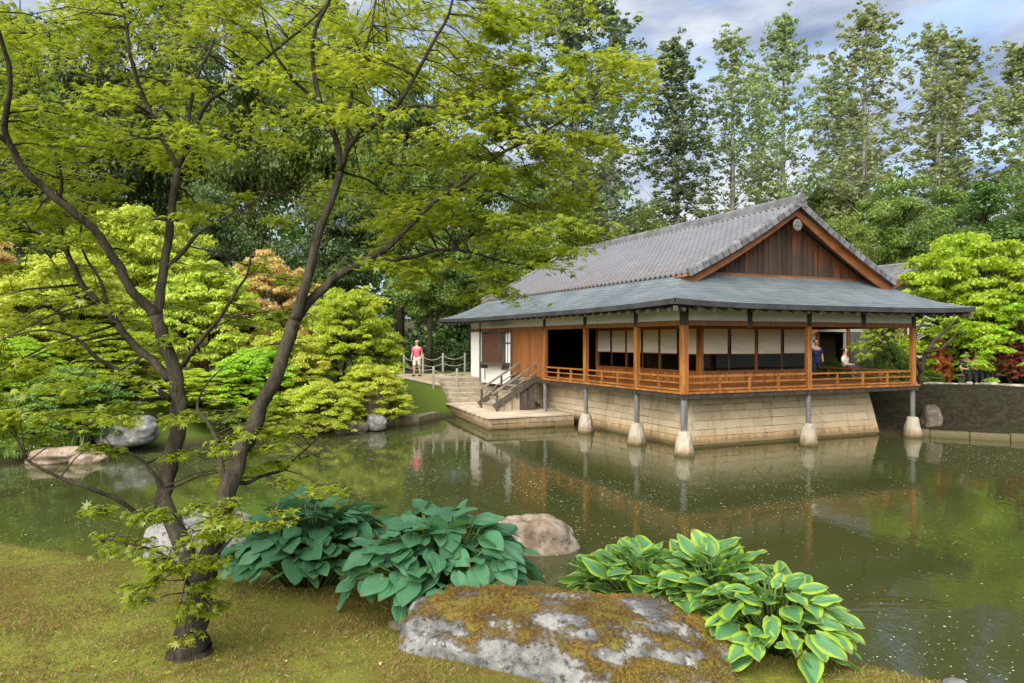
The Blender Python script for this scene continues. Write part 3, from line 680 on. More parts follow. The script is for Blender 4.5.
SS = empty('stone_steps', pw_(-1.0, 14), 'broad low stone steps climbing from the landing stage to the gravel path', 'steps', None, PRZ)
for k in range(5):
    mb = MB(); zt = .46 + (k+1)*.20; mb.box(-2.0+.03*k, .75, 13.65+k*.42, 13.65+k*.42+.62, zt-.26, zt); mb.build('step', M_STEPST, SS, off=(-1.0,14,0), bevel=.02)
mb = MB(); mb.prism([(-1.6,15.6),(-.15,15.6),(-.1,17.5),(-3.4,17.3)], 1.25, 1.48)
o = mb.build('terrace', M_PATH, None, off=(-1,15,0), loc=pw_(-1,15)); o.rotation_euler = (0,0,PRZ); tag(o, 'pale gravel terrace before the white wall', None, None, 'structure')

FE = empty('rope_fence', (-2.9, 34.2, gz(-2.9,34.2)), 'low fence of pale posts joined by sagging ropes beside the gravel path', 'fence')
M_ROPE = surf('pale rope', (.40,.36,.28), (.5,.46,.38), 30, .9, .1, 0)
M_POST = surf('pale weathered post', (.30,.28,.23), (.44,.42,.36), 3, .85, .15, .004, (4,4,.6))
fo = Vector(FE.location)
def fpost(p):
    mb = MB(); mb.lathe([(.055,-.15),(.055,.93),(.05,.96),(.02,.985)], p, 10); mb.build('post', M_POST, FE, off=fo)
def frope(a, b):
    for h, sag in ((.86,.20),(.45,.13)):
        mb = MB(); pts = [Vector(a).lerp(Vector(b), t)+Vector((0,0,h-sag*4*t*(1-t))) for t in np.linspace(0,1,9)]; mb.tube(pts, .014, 5); mb.build('rope', M_ROPE, FE, off=fo)
def fp(px, Y): x = (px-512)/F*Y; return Vector((x, Y, gz(x, Y)))
for run in ([fp(392,33.2), fp(433.5,33.0), fp(457,33.0)], [fp(404,37.4), fp(423,37.4), fp(443,37.4), fp(465,37.4)]):
    for p in run: fpost(p)
    for a, b in zip(run[:-1], run[1:]): frope(a, b)

# ================================================================ building behind, right
AN = empty('annex_building', pw_(18.9, 8, 1.4), 'white walled building with grey gable roof half hidden behind the pavilion', 'building', None, PRZ)
def A_(mb, name, mat, parent=AN, **k): return mb.build(name, mat, parent, off=(18.9, 8, 1.4), **k)
mb = MB(); mb.box(12.2,13.7,8,8.16,1.4,4.6); mb.box(15.5,25.6,8,8.16,1.4,4.6); mb.box(13.7,15.5,8,8.16,3.6,4.6); mb.box(12.2,25.6,13,13.2,1.4,4.6); mb.box(25.45,25.6,8.16,13,1.4,4.6); mb.box(12.2,12.35,8.16,13,1.4,4.6)
A_(mb, 'wall', M_PLASTER)
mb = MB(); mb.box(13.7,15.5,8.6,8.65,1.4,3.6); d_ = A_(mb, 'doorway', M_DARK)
for x in (12.6, 13.64, 15.6, 17.4, 19.5, 22.4): 
    mb = MB(); mb.box(x-.09,x+.09,7.93,8.0,1.4,4.5); A_(mb, 'post', M_CEDAR_D)
mb = MB(); mb.box(15.75,17.25,7.95,7.998,1.5,3.6); A_(mb, 'grey_shutter', M_METAL)
mb = MB(); mb.box(18.2,25.55,7.95,7.998,1.4,2.3); A_(mb, 'wainscot', M_CEDAR_D)
mb = MB()
px_, pz = 18.9, 6.60
for s, xe in ((-1, 11.4), (1, 26.2)):
    ze = 6.60 - abs(xe-px_)*(.42)
    n = 26
    for k in range(n):
        f0, f1 = k/n, (k+1)/n; xa, xb = px_+(xe-px_)*f0, px_+(xe-px_)*f1; za, zb = pz+(ze-pz)*f0, pz+(ze-pz)*f1
        mb.add([(xa,7.0,za),(xb,7.0,zb+.03),(xb,13.8,zb+.03),(xa,13.8,za),(xa,7.0,za-.14),(xb,7.0,zb-.12),(xb,13.8,zb-.12),(xa,13.8,za-.14)], [(0,1,2,3),(0,4,5,1),(7,6,5,4),(1,5,6,2)])
rf = A_(mb, 'roof', M_RIDGE)
mb = MB(); mb.box(px_-.15,px_+.15,6.95,13.85,6.55,6.8); mb.tube([(px_,6.9,6.85),(px_,13.9,6.85)], .1, 8); A_(mb, 'ridge', M_RIDGE, rf)
mb = MB()
for s, xe in ((-1, 11.6), (1, 26.0)): mb.beam((px_,7.06,6.35),(xe,7.06,6.35-abs(xe-px_)*.42),.06,.26)
A_(mb, 'bargeboard', M_CEDAR_D)
mb = MB(); mb.add([(12.9,8.05,4.2),(24.9,8.05,4.2),(18.9,8.05,6.40)], [(0,1,2)]); A_(mb, 'gable_wall', M_PLASTER)

# ================================================================ shore walls and rocks
def curb(name, pts, h0, h1, w, label, mat, jit=.03, lens=(.35,.8)):
    pts = [Vector((*p, 0)) for p in pts]; root = tag(empty(name, pts[0]), label, 'edging'); mb = MB(); rr = random.Random(len(label))
    for a, b in zip(pts[:-1], pts[1:]):
        d = b-a; Lg = d.length; u = d/Lg; n = Vector((-u.y,u.x,0)); x = 0
        while x < Lg:
            w_ = min(rr.uniform(*lens), Lg-x); p, q = a+u*x, a+u*(x+w_-.015); t = h1+rr.uniform(-jit,jit); o = rr.uniform(-jit,jit)
            vs = []
            for (pt, zz, sx) in ((p,h0,0),(q,h0,0),(q,h0,1),(p,h0,1),(p,t,.12),(q,t,.12),(q,t,1),(p,t,1)): vs.append(pt+n*(sx*w+o)+Vector((rr.uniform(-.01,.01),rr.uniform(-.01,.01),zz+rr.uniform(-.012,.012))))
            mb.add(vs, [(0,3,2,1),(4,5,6,7),(0,1,5,4),(1,2,6,5),(2,3,7,6),(3,0,4,7)]); x += w_
    mb.build('stone_course', mat, root, off=pts[0], bevel=.02); return root
M_CURB = masonry_mat('shore stones', (.15,.125,.085), (.25,.21,.15), -.35)
M_CURBR = masonry_mat('mossy shore stones', (.075,.066,.042), (.125,.11,.07), -.5)
curb('shore_edging', [(-7.6,23.9),(-6.3,25.25),(-4.9,26.35),(-3.5,27.4),(-2.9,29.2)], -.4, .30, .35, 'low brown stone edging along the grassy bank left of the landing stage', M_CURB)
curb('shore_edging', [(13.2,24.05),(16.4,22.45),(24,19.85),(40,15.9)], -.4, .20, .4, 'low mossy stone edging under the dark bank at the right', M_CURBR, .02, (.6,1.3))
M_CAP = surf('pale path stones', (.24,.22,.18), (.34,.31,.26), 3, .9, .15, .01, island=.35)
rr = random.Random(8)
root = empty('path_edging', (15.2, 27.2, gz(15.2,27.2)), 'line of pale flat stones along the path on the right bank', 'edging'); mb = MB()
for k in range(26):
    f = k/25; p = Vector((15.4,27.4,0)).lerp(Vector((19,26.0,0)), min(f*1.6,1)) if f < .625 else Vector((19,26.0,0)).lerp(Vector((25,23.6,0)), (f-.625)/.375)
    z = gz(p.x,p.y); a, b = rr.uniform(.10,.24), rr.uniform(.12,.2); h = rr.uniform(.02,.10)
    mb.lathe([(.9*a,-.1),(a,h*.5),(.8*a,h),(.3*a,h*1.05)], (p.x,p.y,z), 8)
mb.build('stone_row', M_CAP, root, off=root.location)

def rock_mat(name, a, b, dark, moss=None, mz=(.5,.9), scale=5, msc=3.2):
    m, nt, out = new_mat(name); v = coords(nt); n1 = noise(nt, v, scale, 8, .68); n2 = noise(nt, v, scale*5, 6, .7); n3 = noise(nt, v, msc, 6, .65)
    c = mixc(nt, step(nt, n1, .36, .64), a, b); c = mixc(nt, math_(nt, 'MULTIPLY', step(nt, n2, .52, .66), .85), c, dark)
    c = mixc(nt, math_(nt, 'MULTIPLY', step(nt, noise(nt, v, scale*2.2, 7, .7), .57, .68), .7), c, (.42,.412,.395))
    h = math_(nt, 'ADD', n1, math_(nt, 'MULTIPLY', n2, .6))
    if moss:
        g = N(nt, 'NewGeometry'); sp = N(nt, 'SeparateXYZ'); nt.links.new(g.outputs['Normal'], sp.inputs[0])
        nf = noise(nt, v, 55, 4, .7)
        mk = step(nt, math_(nt, 'ADD', math_(nt, 'ADD', sp.outputs['Z'], math_(nt, 'MULTIPLY_ADD', n3, 2.3, -1.15)), math_(nt, 'MULTIPLY_ADD', nf, .4, -.2)), *mz)
        mc = mixc(nt, step(nt, nf, .35, .65), moss[0], moss[1]); mc = mixc(nt, step(nt, noise(nt, v, 7, 4, .6), .5, .7), mc, moss[2])
        c = mixc(nt, mk, c, mc); h = math_(nt, 'ADD', h, math_(nt, 'MULTIPLY', mk, math_(nt, 'MULTIPLY_ADD', nf, 1.2, .3)))
    principled(nt, out, c, .92, .15, h, .022); return m
def rock(name, label, loc, dims, mat, seed, rz=0, sub=5, flat=.0, rough=.16, power=3.2, group=None, shear=(0,0), cat='rock'):
    bm = bmesh.new(); bmesh.ops.create_icosphere(bm, subdivisions=sub, radius=1.0); so = Vector((seed*3.1, seed*1.7, seed*.9))
    for v in bm.verts:
        d = v.co.normalized(); k = (abs(d.x)**power + abs(d.y)**power + abs(d.z)**power)**(-1/power)
        n = mnoise.noise(d*1.3+so)*rough*1.5 + mnoise.noise(d*3.1+so)*rough*.6 + mnoise.noise(d*7+so)*rough*.22 + mnoise.noise(d*16+so)*rough*.09 + mnoise.noise(d*34+so)*rough*.04
        p = d*k*(1+n); v.co = Vector((p.x*dims[0]+shear[0]*p.z*dims[2], p.y*dims[1]+shear[1]*p.z*dims[2], p.z*dims[2]))
    me = bpy.data.meshes.new(name); bm.to_mesh(me); bm.free(); me.polygons.foreach_set('use_smooth', [True]*len(me.polygons))
    o = link(name, me, mat, None, loc); o.rotation_euler = (0,0,rz); return tag(o, label, cat, group)
MOSS = ((.075,.042,.012),(.25,.155,.03),(.19,.17,.035))
M_BOULD = rock_mat('lichened boulder', (.085,.085,.083), (.26,.257,.248), (.03,.03,.028), MOSS, (.74,1.04), 6, 3.6)
M_WROCK = rock_mat('warm pond rock', (.17,.118,.075), (.33,.27,.205), (.08,.06,.045), None, scale=2.6)
M_GROCK = rock_mat('grey shore rock', (.13,.125,.12), (.25,.245,.24), (.05,.048,.045), None, scale=4)
M_BROCK = rock_mat('brown bank rock', (.095,.075,.055), (.18,.148,.112), (.04,.034,.028), None, scale=2.2)
M_TROCK = rock_mat('tan flat rock', (.21,.155,.105), (.34,.27,.195), (.09,.07,.05), None, scale=2.2)
M_LROCK = rock_mat('pale lichen rock', (.20,.197,.19), (.38,.372,.36), (.06,.06,.055), None, scale=6)
rock('boulder', 'large flat lichened boulder with rusty moss on top in the near lawn', (.33,3.64,1.475), (.87,.40,.32), M_BOULD, 4, R(-17), 6, rough=.17, power=4.2, cat='boulder')
# thick moss cushions on its top
def moss_on(o, n, seed):
    rng = np.random.default_rng(seed); me = o.data; nv = len(me.vertices); co = np.empty(nv*3); me.vertices.foreach_get('co', co); co = co.reshape(-1,3); no = np.empty(nv*3); me.vertices.foreach_get('normal', no); no = no.reshape(-1,3)
    w = np.array([mnoise.noise(Vector(c)*3.2+Vector((7,3,1)))*1.0+.35*mnoise.noise(Vector(c)*11) for c in co]); ok = np.where((no[:,2] > .62) & (w > -.02))[0]
    i = rng.choice(ok, n); P = co[i]+rng.normal(size=(n,3))*np.array([.006,.006,.001]); up = no[i]+rng.normal(size=(n,3))*.55
    v, q = scatter(BLADE, P+norm(up)*.004, np.cross(up, rng.normal(size=(n,3))), rng.uniform(.010,.024,n), rng, head=up)
    link('moss', np_mesh('moss', v, q), leafmat('rusty moss', (.10,.055,.014), (.30,.19,.035), .2, (.25,.23,.045), .3, 0, .02, 5), o)
moss_on(bpy.data.objects['boulder'], 30000, 3)
rock('pond_rock', 'warm pale rock standing alone in the pond behind the hostas', (.36,10.95,.06), (.56,.38,.42), M_WROCK, 9, R(4), 5, rough=.16, power=4.0, shear=(-.45,0))
rock('lichen_rock', 'pale lichen covered rock behind the foot of the maple', (-2.36,5.55,1.52), (.42,.26,.32), M_LROCK, 6, R(10), 5, rough=.15)
P = at(128,424,20.5); rock('shore_rock', 'broad grey rock on the far bank behind the left maple stem', (P.x,P.y,.60), (.74,.55,.42), M_GROCK, 12, .2, 5)
P = at(62,455,18.9); rock('flat_rock', 'flat tan rock ledge low on the far shore at the left', (P.x,P.y,.16), (.75,.5,.22), M_TROCK, 14, .3, 4)
P = at(90,462,18.9); rock('flat_rock', 'small low tan rock at the waterline beside the flat ledge', (P.x,P.y,.02), (.45,.4,.22), M_TROCK, 15, .8, 4)
P = at(376,408,26.3); rock('bank_rock', 'upright brown rock under the bright acer on the far bank', (P.x,P.y,.72), (.52,.42,.72), M_BROCK, 17, .4, 4, power=2.6)
P = at(378,416,25.6); rock('bank_rock', 'small pale rounded rock in front of the upright brown one', (P.x,P.y-.25,.30), (.34,.28,.28), M_GROCK, 18, .1, 4)
P = at(352,424,25.0); rock('bank_rock', 'low brown rock at the water edge below the acers', (P.x,P.y,.12), (.6,.4,.25), M_BROCK, 19, .9, 4)
P = at(931,424,24.6); rock('bank_rock', 'rounded grey rock in shade right of the last pavilion post', (P.x,P.y,.36), (.30,.35,.66), M_BROCK, 21, .2, 4, power=2.6)
P = at(985,412,25.0); rock('bank_rock', 'dull grey rock lying in the dark right bank', (P.x,P.y,.72), (.75,.4,.28), M_BROCK, 22, -.3, 4)
P = at(845,654,3.9); rock('pebble', 'small grey stone on the lawn edge right of the variegated hostas', (2.0,3.25,gz(2.0,3.25)+.01), (.05,.035,.03), M_GROCK, 23, .3, 3, cat='stone')
P = at(400,622,4.05); rock('pebble', 'small dark stone on the lawn at the left end of the boulder', (-.64,4.02,gz(-.64,4.02)+.01), (.05,.04,.035), M_BROCK, 24, .3, 3, cat='stone')

# ================================================================ people
def skin_mesh(name, joints, edges, mat, parent, sub=2, off=(0,0,0)):
    me = bpy.data.meshes.new(name); me.from_pydata([tuple(Vector(j[:3])-Vector(off)) for j in joints], edges, [])
    o = link(name, me, mat, parent); sk = o.modifiers.new('skin', 'SKIN'); sk.use_smooth_shade = True
    lay = me.skin_vertices[0].data if me.skin_vertices else None
    if lay is None: me.skin_vertices.new() if hasattr(me.skin_vertices, 'new') else None; lay = me.skin_vertices[0].data
    for k, j in enumerate(joints): lay[k].radius = (j[3], j[4] if len(j) > 4 else j[3]); lay[k].use_root = (k == 0)
    s = o.modifiers.new('sub', 'SUBSURF'); s.levels = sub; s.render_levels = sub; return o
M_SKIN = surf('skin', (.50,.28,.19), (.58,.34,.24), 6, .55, .35, 0)
def cloth(n, c): return surf(n, c, tuple(min(1,x*1.25) for x in c), 8, .9, .1, .002)
M_PINK = cloth('pink shirt cloth', (.62,.12,.19)); M_SHORTS = cloth('pale shorts cloth', (.58,.53,.46)); M_HAIR = cloth('grey hair', (.22,.18,.14)); M_HAIRD = cloth('dark hair', (.03,.022,.018))
M_BLUE = cloth('navy cloth', (.035,.05,.12)); M_WHITE = cloth('white cloth', (.66,.62,.58)); M_SHOE = cloth('dark shoe', (.06,.05,.05)); M_RUST = cloth('rust cloth', (.30,.09,.06)); M_BLACK = cloth('black cloth', (.03,.03,.035))
def person(label, loc, rz, shirt, trousers, hair, sit=False, group=None, short=True, lean=0.0):
    r = empty('person', loc, label, 'person', group, rz); H = .47 if sit else .90
    # joints: x across, y forward, z up; pelvis first
    hx = .10; J = [(0,0,H+.02,.15,.11),(0,.02,H+.25,.15,.10),(0,.01+lean*.5,H+.47,.17,.10),(0,.01+lean,H+.56,.06,.06),(0,.03+lean,H+.63,.055,.06)]
    hd = H+.63; J += [(0,.035+lean,hd+.09,.085,.10),(0,.03+lean,hd+.19,.07,.085)]
    E = [(0,1),(1,2),(2,3),(3,4),(4,5),(5,6)]
    for s in (-1,1):
        b = len(J)
        if sit: leg = [(s*hx,.02,H,.085,.085),(s*.12,.42,H+.01,.06,.06),(s*.12,.44,.10,.04,.045),(s*.12,.44,.03,.04,.04),(s*.13,.58,.03,.035,.025)]
        else: leg = [(s*hx,0,H-.05,.085,.09),(s*.11,.03+.05*s,.50,.058,.062),(s*.115,-.01+.08*s,.09,.038,.042),(s*.115,.08*s,.035,.038,.04),(s*.125,.14+.08*s,.03,.036,.025)]
        J += leg; E += [(0,b)] + [(b+i,b+i+1) for i in range(4)]
        b = len(J); sh = H+.45
        if sit: arm = [(s*.19,.01+lean,sh,.055,.055),(s*.25,.06+lean,sh-.27,.038,.04),(s*.15,.30,sh-.30,.03,.032),(s*.11,.37,sh-.30,.03,.018)]
        else: arm = [(s*.19,.01,sh,.055,.055),(s*.26,-.02,sh-.28,.038,.04),(s*.24,.12,sh-.48,.03,.032),(s*.22,.17,sh-.56,.028,.018)]
        J += arm; E += [(2,b)] + [(b+i,b+i+1) for i in range(3)]
    skin_mesh('body', J, E, M_SKIN, r)
    T = [(0,0,H-.08,.18,.14),(0,.02,H+.25,.17,.125),(0,.01+lean*.5,H+.44,.185,.125),(0,.01+lean,H+.52,.09,.09)]; TE = [(0,1),(1,2),(2,3)]
    for s in (-1,1):
        b = len(T); sh = H+.45; T += [(s*.19,.01+lean,sh-.01,.075,.075),(s*.24,.03 if sit else -.015,sh-.2,.06,.06)]; TE += [(2,b),(b,b+1)]
    skin_mesh('shirt', T, TE, shirt, r)
    T = [(0,0,H+.16,.17,.13),(0,0,H,.165,.13)]; TE = [(0,1)]
    for s in (-1,1):
        b = len(T)
        if sit: T += [(s*.11,.12,H,.10,.10),(s*.12,.42,H+.01,.075,.075)]; TE += [(1,b),(b,b+1)]; 
        else: T += [(s*.11,.01,H-.12,.105,.11),(s*.115,.03+.05*s,.47,.085,.09)]; TE += [(1,b),(b,b+1)]
        if not short: T += [(s*.12,.44,.1,.06,.06) if sit else (s*.115,.07*s,.08,.06,.06)]; TE += [(b+1,b+2)]
    skin_mesh('trousers', T, TE, trousers, r)
    T = [(0,-.005+lean,hd+.20,.135,.15),(0,-.05+lean,hd+.09,.13,.12)]
    skin_mesh('hair', T, [(0,1)], hair, r)
    for s in (-1,1):
        y0 = (.44 if sit else .08*s); mb = MB(); mb.box(s*.125-.045, s*.125+.045, y0-.07, y0+.19, 0.0, .075); mb.build('shoe', M_SHOE, r, bevel=.02)
        mb = MB(); mb.lathe([(.002,-.012),(.012,-.006),(.012,.006),(.002,.012)], (s*.033,.118+lean,hd+.115), 6); mb.build('eye', M_HAIRD, r)
    return r
p = fp(417,34.6); person('person in pink shirt and pale shorts walking on the gravel path', (p.x,p.y,p.z+.03), R(165), M_PINK, M_SHORTS, M_HAIR)
q = Vector((12.66, 30.0, gz(12.66,30.0))); person('person in navy clothes standing in the court just behind the middle front column', q, PRZ+R(150), M_BLUE, M_BLUE, M_HAIRD, short=False)
q = Vector((13.95, 30.2, 0)); person('person in white shirt seated on a bench beyond the open veranda', (q.x,q.y,gz(q.x,q.y)+.02), PRZ+R(200), M_WHITE, M_BLUE, M_HAIRD, sit=True, short=False)
for i, (px, sh, lb) in enumerate(((966,M_BLACK,'person in black sitting under the right maple'),(976,M_RUST,'person in rust red top sitting under the right maple'),(984,M_PINK,'person in pink top sitting under the right maple'))):
    x = (px-512)/F*27.7; person(lb, (x, 27.7, gz(x,27.7)-.02), R(180+10*i), sh, M_BLACK, M_HAIRD, sit=True, short=False, group='people sitting on the right bank')
# benches those people sit on
def bench(loc, rz, label, n=1.2):
    r = empty('bench', loc, label, 'bench', None, rz)
    for y in (-.12,.03): mb = MB(); mb.box(-n/2,n/2,y-.065,y+.065,.36,.40); mb.build('seat_board', M_STEP, r)
    for s in (-1,1): mb = MB(); mb.box(s*n*.4-.04,s*n*.4+.04,-.17,.08,-.05,.36); mb.build('leg', M_OLDWOOD, r)
q = Vector((13.95, 30.2, 0)); bench((q.x,q.y,gz(q.x,q.y)+.02), PRZ+R(200), 'plain wooden bench under the person in white')
x = (975.5-512)/F*27.75; bench((x,27.75,gz(x,27.75)-.02), R(190), 'plain wooden bench under the three people on the right bank', 1.4)
# ================================================================ vegetation
M_BARK = surf('maple bark', (.022,.018,.013), (.068,.055,.038), 16, .92, .12, .020, (1,1,.22), third=(.09,.088,.065))
M_BARKD = surf('dark bark', (.035,.028,.02), (.075,.06,.045), 4, .9, .1, .01, (1,1,.3))
M_BARKP = surf('pale poplar bark', (.20,.195,.17), (.36,.35,.31), 2, .9, .1, .01, (1,1,.4), third=(.07,.065,.055))
L_MAPLE = leafmat('spring maple leaf', (.20,.29,.012), (.40,.44,.022), .60, (.42,.22,.02), .10, 0, .04, .9)
L_ACER_G = leafmat('bright acer leaf', (.28,.46,.016), (.52,.66,.04), .52, None, 0, .25, .04, .9)
L_ACER_Y = leafmat('yellow acer leaf', (.40,.50,.022), (.68,.72,.085), .52, (.50,.30,.10), .12, .2, .04, .9)
L_ACER_O = leafmat('orange tinted acer leaf', (.54,.43,.10), (.74,.56,.19), .45, (.52,.24,.10), .3, .1, .04, .9)
L_RED = leafmat('red shrub leaf', (.20,.028,.018), (.34,.075,.035), .35, None, 0, .1, .05)
L_ORANGE = leafmat('orange azalea', (.55,.14,.02), (.72,.24,.04), .35, None, 0, .1, .05)
L_BROAD = leafmat('woodland leaf', (.060,.105,.020), (.155,.22,.042), .35, None, 0, .35, .02, .25)
L_MID = leafmat('mid green leaf', (.10,.16,.026), (.23,.31,.055), .4, None, 0, .3, .02, .3)
L_DARK = leafmat('dark evergreen leaf', (.042,.075,.020), (.105,.15,.038), .25, None, 0, .3, .03, .3)
L_POP = leafmat('poplar leaf', (.17,.23,.07), (.36,.44,.16), .4, None, 0, .25, .05, .25)
L_POPD = leafmat('dark poplar leaf', (.085,.125,.042), (.19,.25,.095), .35, None, 0, .2, .05, .25)
L_BUSH = leafmat('bank shrub leaf', (.11,.21,.018), (.26,.38,.04), .35, None, 0, .2, .06, .7)

def clump_leaves(rng, C, r, flat, n, size, tmpl, up=.5, shell=.55, droop=0.0):
    """n leaves round each clump centre C (K,3), radius r (K,)"""
    K = len(C); d = norm(rng.normal(size=(K*n,3))); rr = np.repeat(r, n)*(shell + (1-shell)*rng.random(K*n))
    off = d*rr[:,None]*np.array([1,1,flat]); off[:,2] -= droop*(off[:,0]**2+off[:,1]**2)/np.maximum(np.repeat(r,n),.01)
    P = np.repeat(C, n, 0) + off; nr = norm(d*(1-up) + np.array([0,0,up]) + rng.normal(size=d.shape)*.38)
    return scatter(tmpl, P, nr, size*rng.uniform(.5,1.35,K*n), rng)

class TreeMesh:
    def __init__(s, trunk, crown): s.trunk = trunk; s.crown = crown
def bake(mb, name):
    me = bpy.data.meshes.new(name); me.from_pydata(mb.v, [], mb.f); me.polygons.foreach_set('use_smooth', [True]*len(mb.f)); me.update(); return me

def limb(mb, a, b, r0, r1, rr, n=6, sag=.1, seg=5):
    a = Vector(a); b = Vector(b); L = (b-a).length; pts = []
    w = Vector((rr.uniform(-1,1), rr.uniform(-1,1), rr.uniform(-.3,1)))*L*sag
    for i in range(seg+1): f = i/seg; pts.append(a.lerp(b,f) + w*math.sin(math.pi*f))
    mb.tube(pts, [r0+(r1-r0)*i/seg for i in range(seg+1)], n)

def broad_tree(seed, H=14, Rw=4.5, base=.18, K=95, n=250, size=.215, tr=.22, up=.45, tmpl=RHOMB):
    rng = np.random.default_rng(seed); rr = random.Random(seed); mb = MB(); C = []; r = []
    c0 = np.array([0,0,H*(base+(1-base)*.5)]); rad = np.array([Rw,Rw,H*(1-base)*.5]); ph = rng.uniform(0,6.28,6)
    while len(C) < K:
        d = rng.normal(size=3); d /= np.linalg.norm(d); az = math.atan2(d[1],d[0])
        lob = 1+.20*math.sin(2*az+ph[0]+d[2]*3)+.14*math.sin(5*az+ph[1]+d[2]*5)
        f = rng.random()**.42*(1.0 if d[2] > -.3 else .85); p = c0 + d*rad*f*lob*.86*(1-.18*max(d[2],0)); C.append(p); r.append(rng.uniform(.13,.26)*Rw)
    C = np.array(C); r = np.array(r)
    v, q = clump_leaves(rng, C, r, .62, n, size, tmpl, up, .45, .15)
    mb.tube([(0,0,-.3),(.05*H*rr.uniform(-.3,.3),0,H*.3),(.03*H*rr.uniform(-1,1),.02*H,H*.62),(0,0,H*.9)], [tr*1.3,tr,tr*.6,tr*.12], 8)
    for k in range(0, K, 2):
        p = C[k]; z = max(H*.16, min(p[2]-abs(rr.gauss(.12,.05))*H, H*.8)); limb(mb, (0,0,z), p, tr*.32*(1-z/H*.6), tr*.06, rr, 5, .06, 4)
    return TreeMesh(bake(mb, 'trunk'), np_mesh('crown', v, q))

def poplar_tree(seed, H=27, Rw=2.6, K=150, n=60, size=.26, base=.14, gap=.5, tr=.24):
    rng = np.random.default_rng(seed); rr = random.Random(seed); mb = MB(); C = []; r = []
    bend = rng.normal(size=2)*.4
    axis = lambda z: np.array([bend[0]*math.sin(z/H*2.6), bend[1]*math.sin(z/H*2.1+.5), z])
    mb.tube([axis(H*f)-np.array([0,0,.3 if f == 0 else 0]) for f in np.linspace(0,.97,9)], [tr*(1.1-f*1.05)+.01 for f in np.linspace(0,.97,9)], 8)
    nb = 64
    for k in range(nb):
        f = base + (1-base)*(k+.5)/nb; z = H*f; prof = Rw*(math.sin(math.pi*min(1,(f-base)/(1-base)*.80+.17))**.8)*rng.uniform(.55,1.2)*(1.15-.35*f)
        a = k*2.399+rng.uniform(-.5,.5); tip = axis(z) + np.array([math.cos(a)*prof, math.sin(a)*prof, prof*rng.uniform(.7,1.5)]); tip[2] = min(tip[2], H*1.0)
        root = axis(z); limb(mb, root, tip, tr*.26*(1.1-f), .012, rr, 4, .06, 4)
        for j in range(max(2, int(K/nb))):
            g = rng.uniform(.12,1.05); p = root+(tip-root)*g + rng.normal(size=3)*np.array([.40,.40,.45]); C.append(p); r.append(rng.uniform(.22,.52)*(1.15-.35*f))
    C = np.array(C); r = np.array(r); keep = rng.random(len(C)) > gap*.35; C = C[keep]; r = r[keep]
    v, q = clump_leaves(rng, C, r, .85, n, size, RHOMB, .15, .25, .0)
    return TreeMesh(bake(mb, 'trunk'), np_mesh('crown', v, q))

def acer_mound(seed, H=3.0, Rw=2.4, K=330, n=170, size=.105, tmpl=PALM5, low=.08, flat=.22):
    """layered pads of small leaves over a low dome, stems fanning from the base"""
    rng = np.random.default_rng(seed); rr = random.Random(seed); mb = MB(); C = []; r = []; ph = rng.uniform(0,6.28,4)
    for k in range(K):
        h = low + (1-low)*rng.random()**.75; az = rng.uniform(0,6.283); ed = math.sqrt(max(0,1-(h*.98)**2.1))*(1+.16*math.sin(2*az+ph[0])+.12*math.sin(3*az+ph[1]+h*4))
        f = rng.random()**.33; lob = 1+.22*mnoise.noise(Vector((math.cos(az)*1.6, math.sin(az)*1.6, h*2.2+seed))); C.append((math.cos(az)*ed*f*Rw*lob, math.sin(az)*ed*f*Rw*lob, H*(h+(1-f)*.18*(1-h))*(.9+.2*lob-.1) + rng.normal()*.06*H)); r.append(rng.uniform(.10,.36)*Rw*.60)
    C = np.array(C); r = np.array(r)
    v, q = clump_leaves(rng, C, r, flat, n, size, tmpl, .72, .15, .22)
    st = [(rr.uniform(-.12,.12), rr.uniform(-.12,.12)) for _ in range(4)]
    forks = []
    for (sx, sy) in st:
        a = rr.uniform(0,6.28); p = Vector((math.cos(a)*Rw*.28, math.sin(a)*Rw*.28, H*.42)); limb(mb, (sx,sy,-.15), p, .055*H/3+.02, .035*H/3+.01, rr, 6, .1); forks.append(p)
    for k in range(0, K, 2):
        p = Vector(C[k]); q_ = min(forks, key=lambda f: (f-p).length); limb(mb, q_, p, .022, .006, rr, 4, .1, 4)
    return TreeMesh(bake(mb, 'trunk'), np_mesh('crown', v, q))

def plant_tree(name, T, loc, label, cat, leaf, bark, sx=1.0, sz=1.0, rz=0.0, group=None, trunk='trunk', crown='crown'):
    r = empty(name, loc, label, cat, group, rz); r.scale = (sx, sx, sz)
    for nm, me, mt in ((trunk, T.trunk, bark), (crown, T.crown, leaf)):
        o = bpy.data.objects.new(nm, me); COL.objects.link(o); o.parent = r
        if not me.materials: me.materials.append(mt)
        o.material_slots[0].link = 'OBJECT'; o.material_slots[0].material = mt
    return r

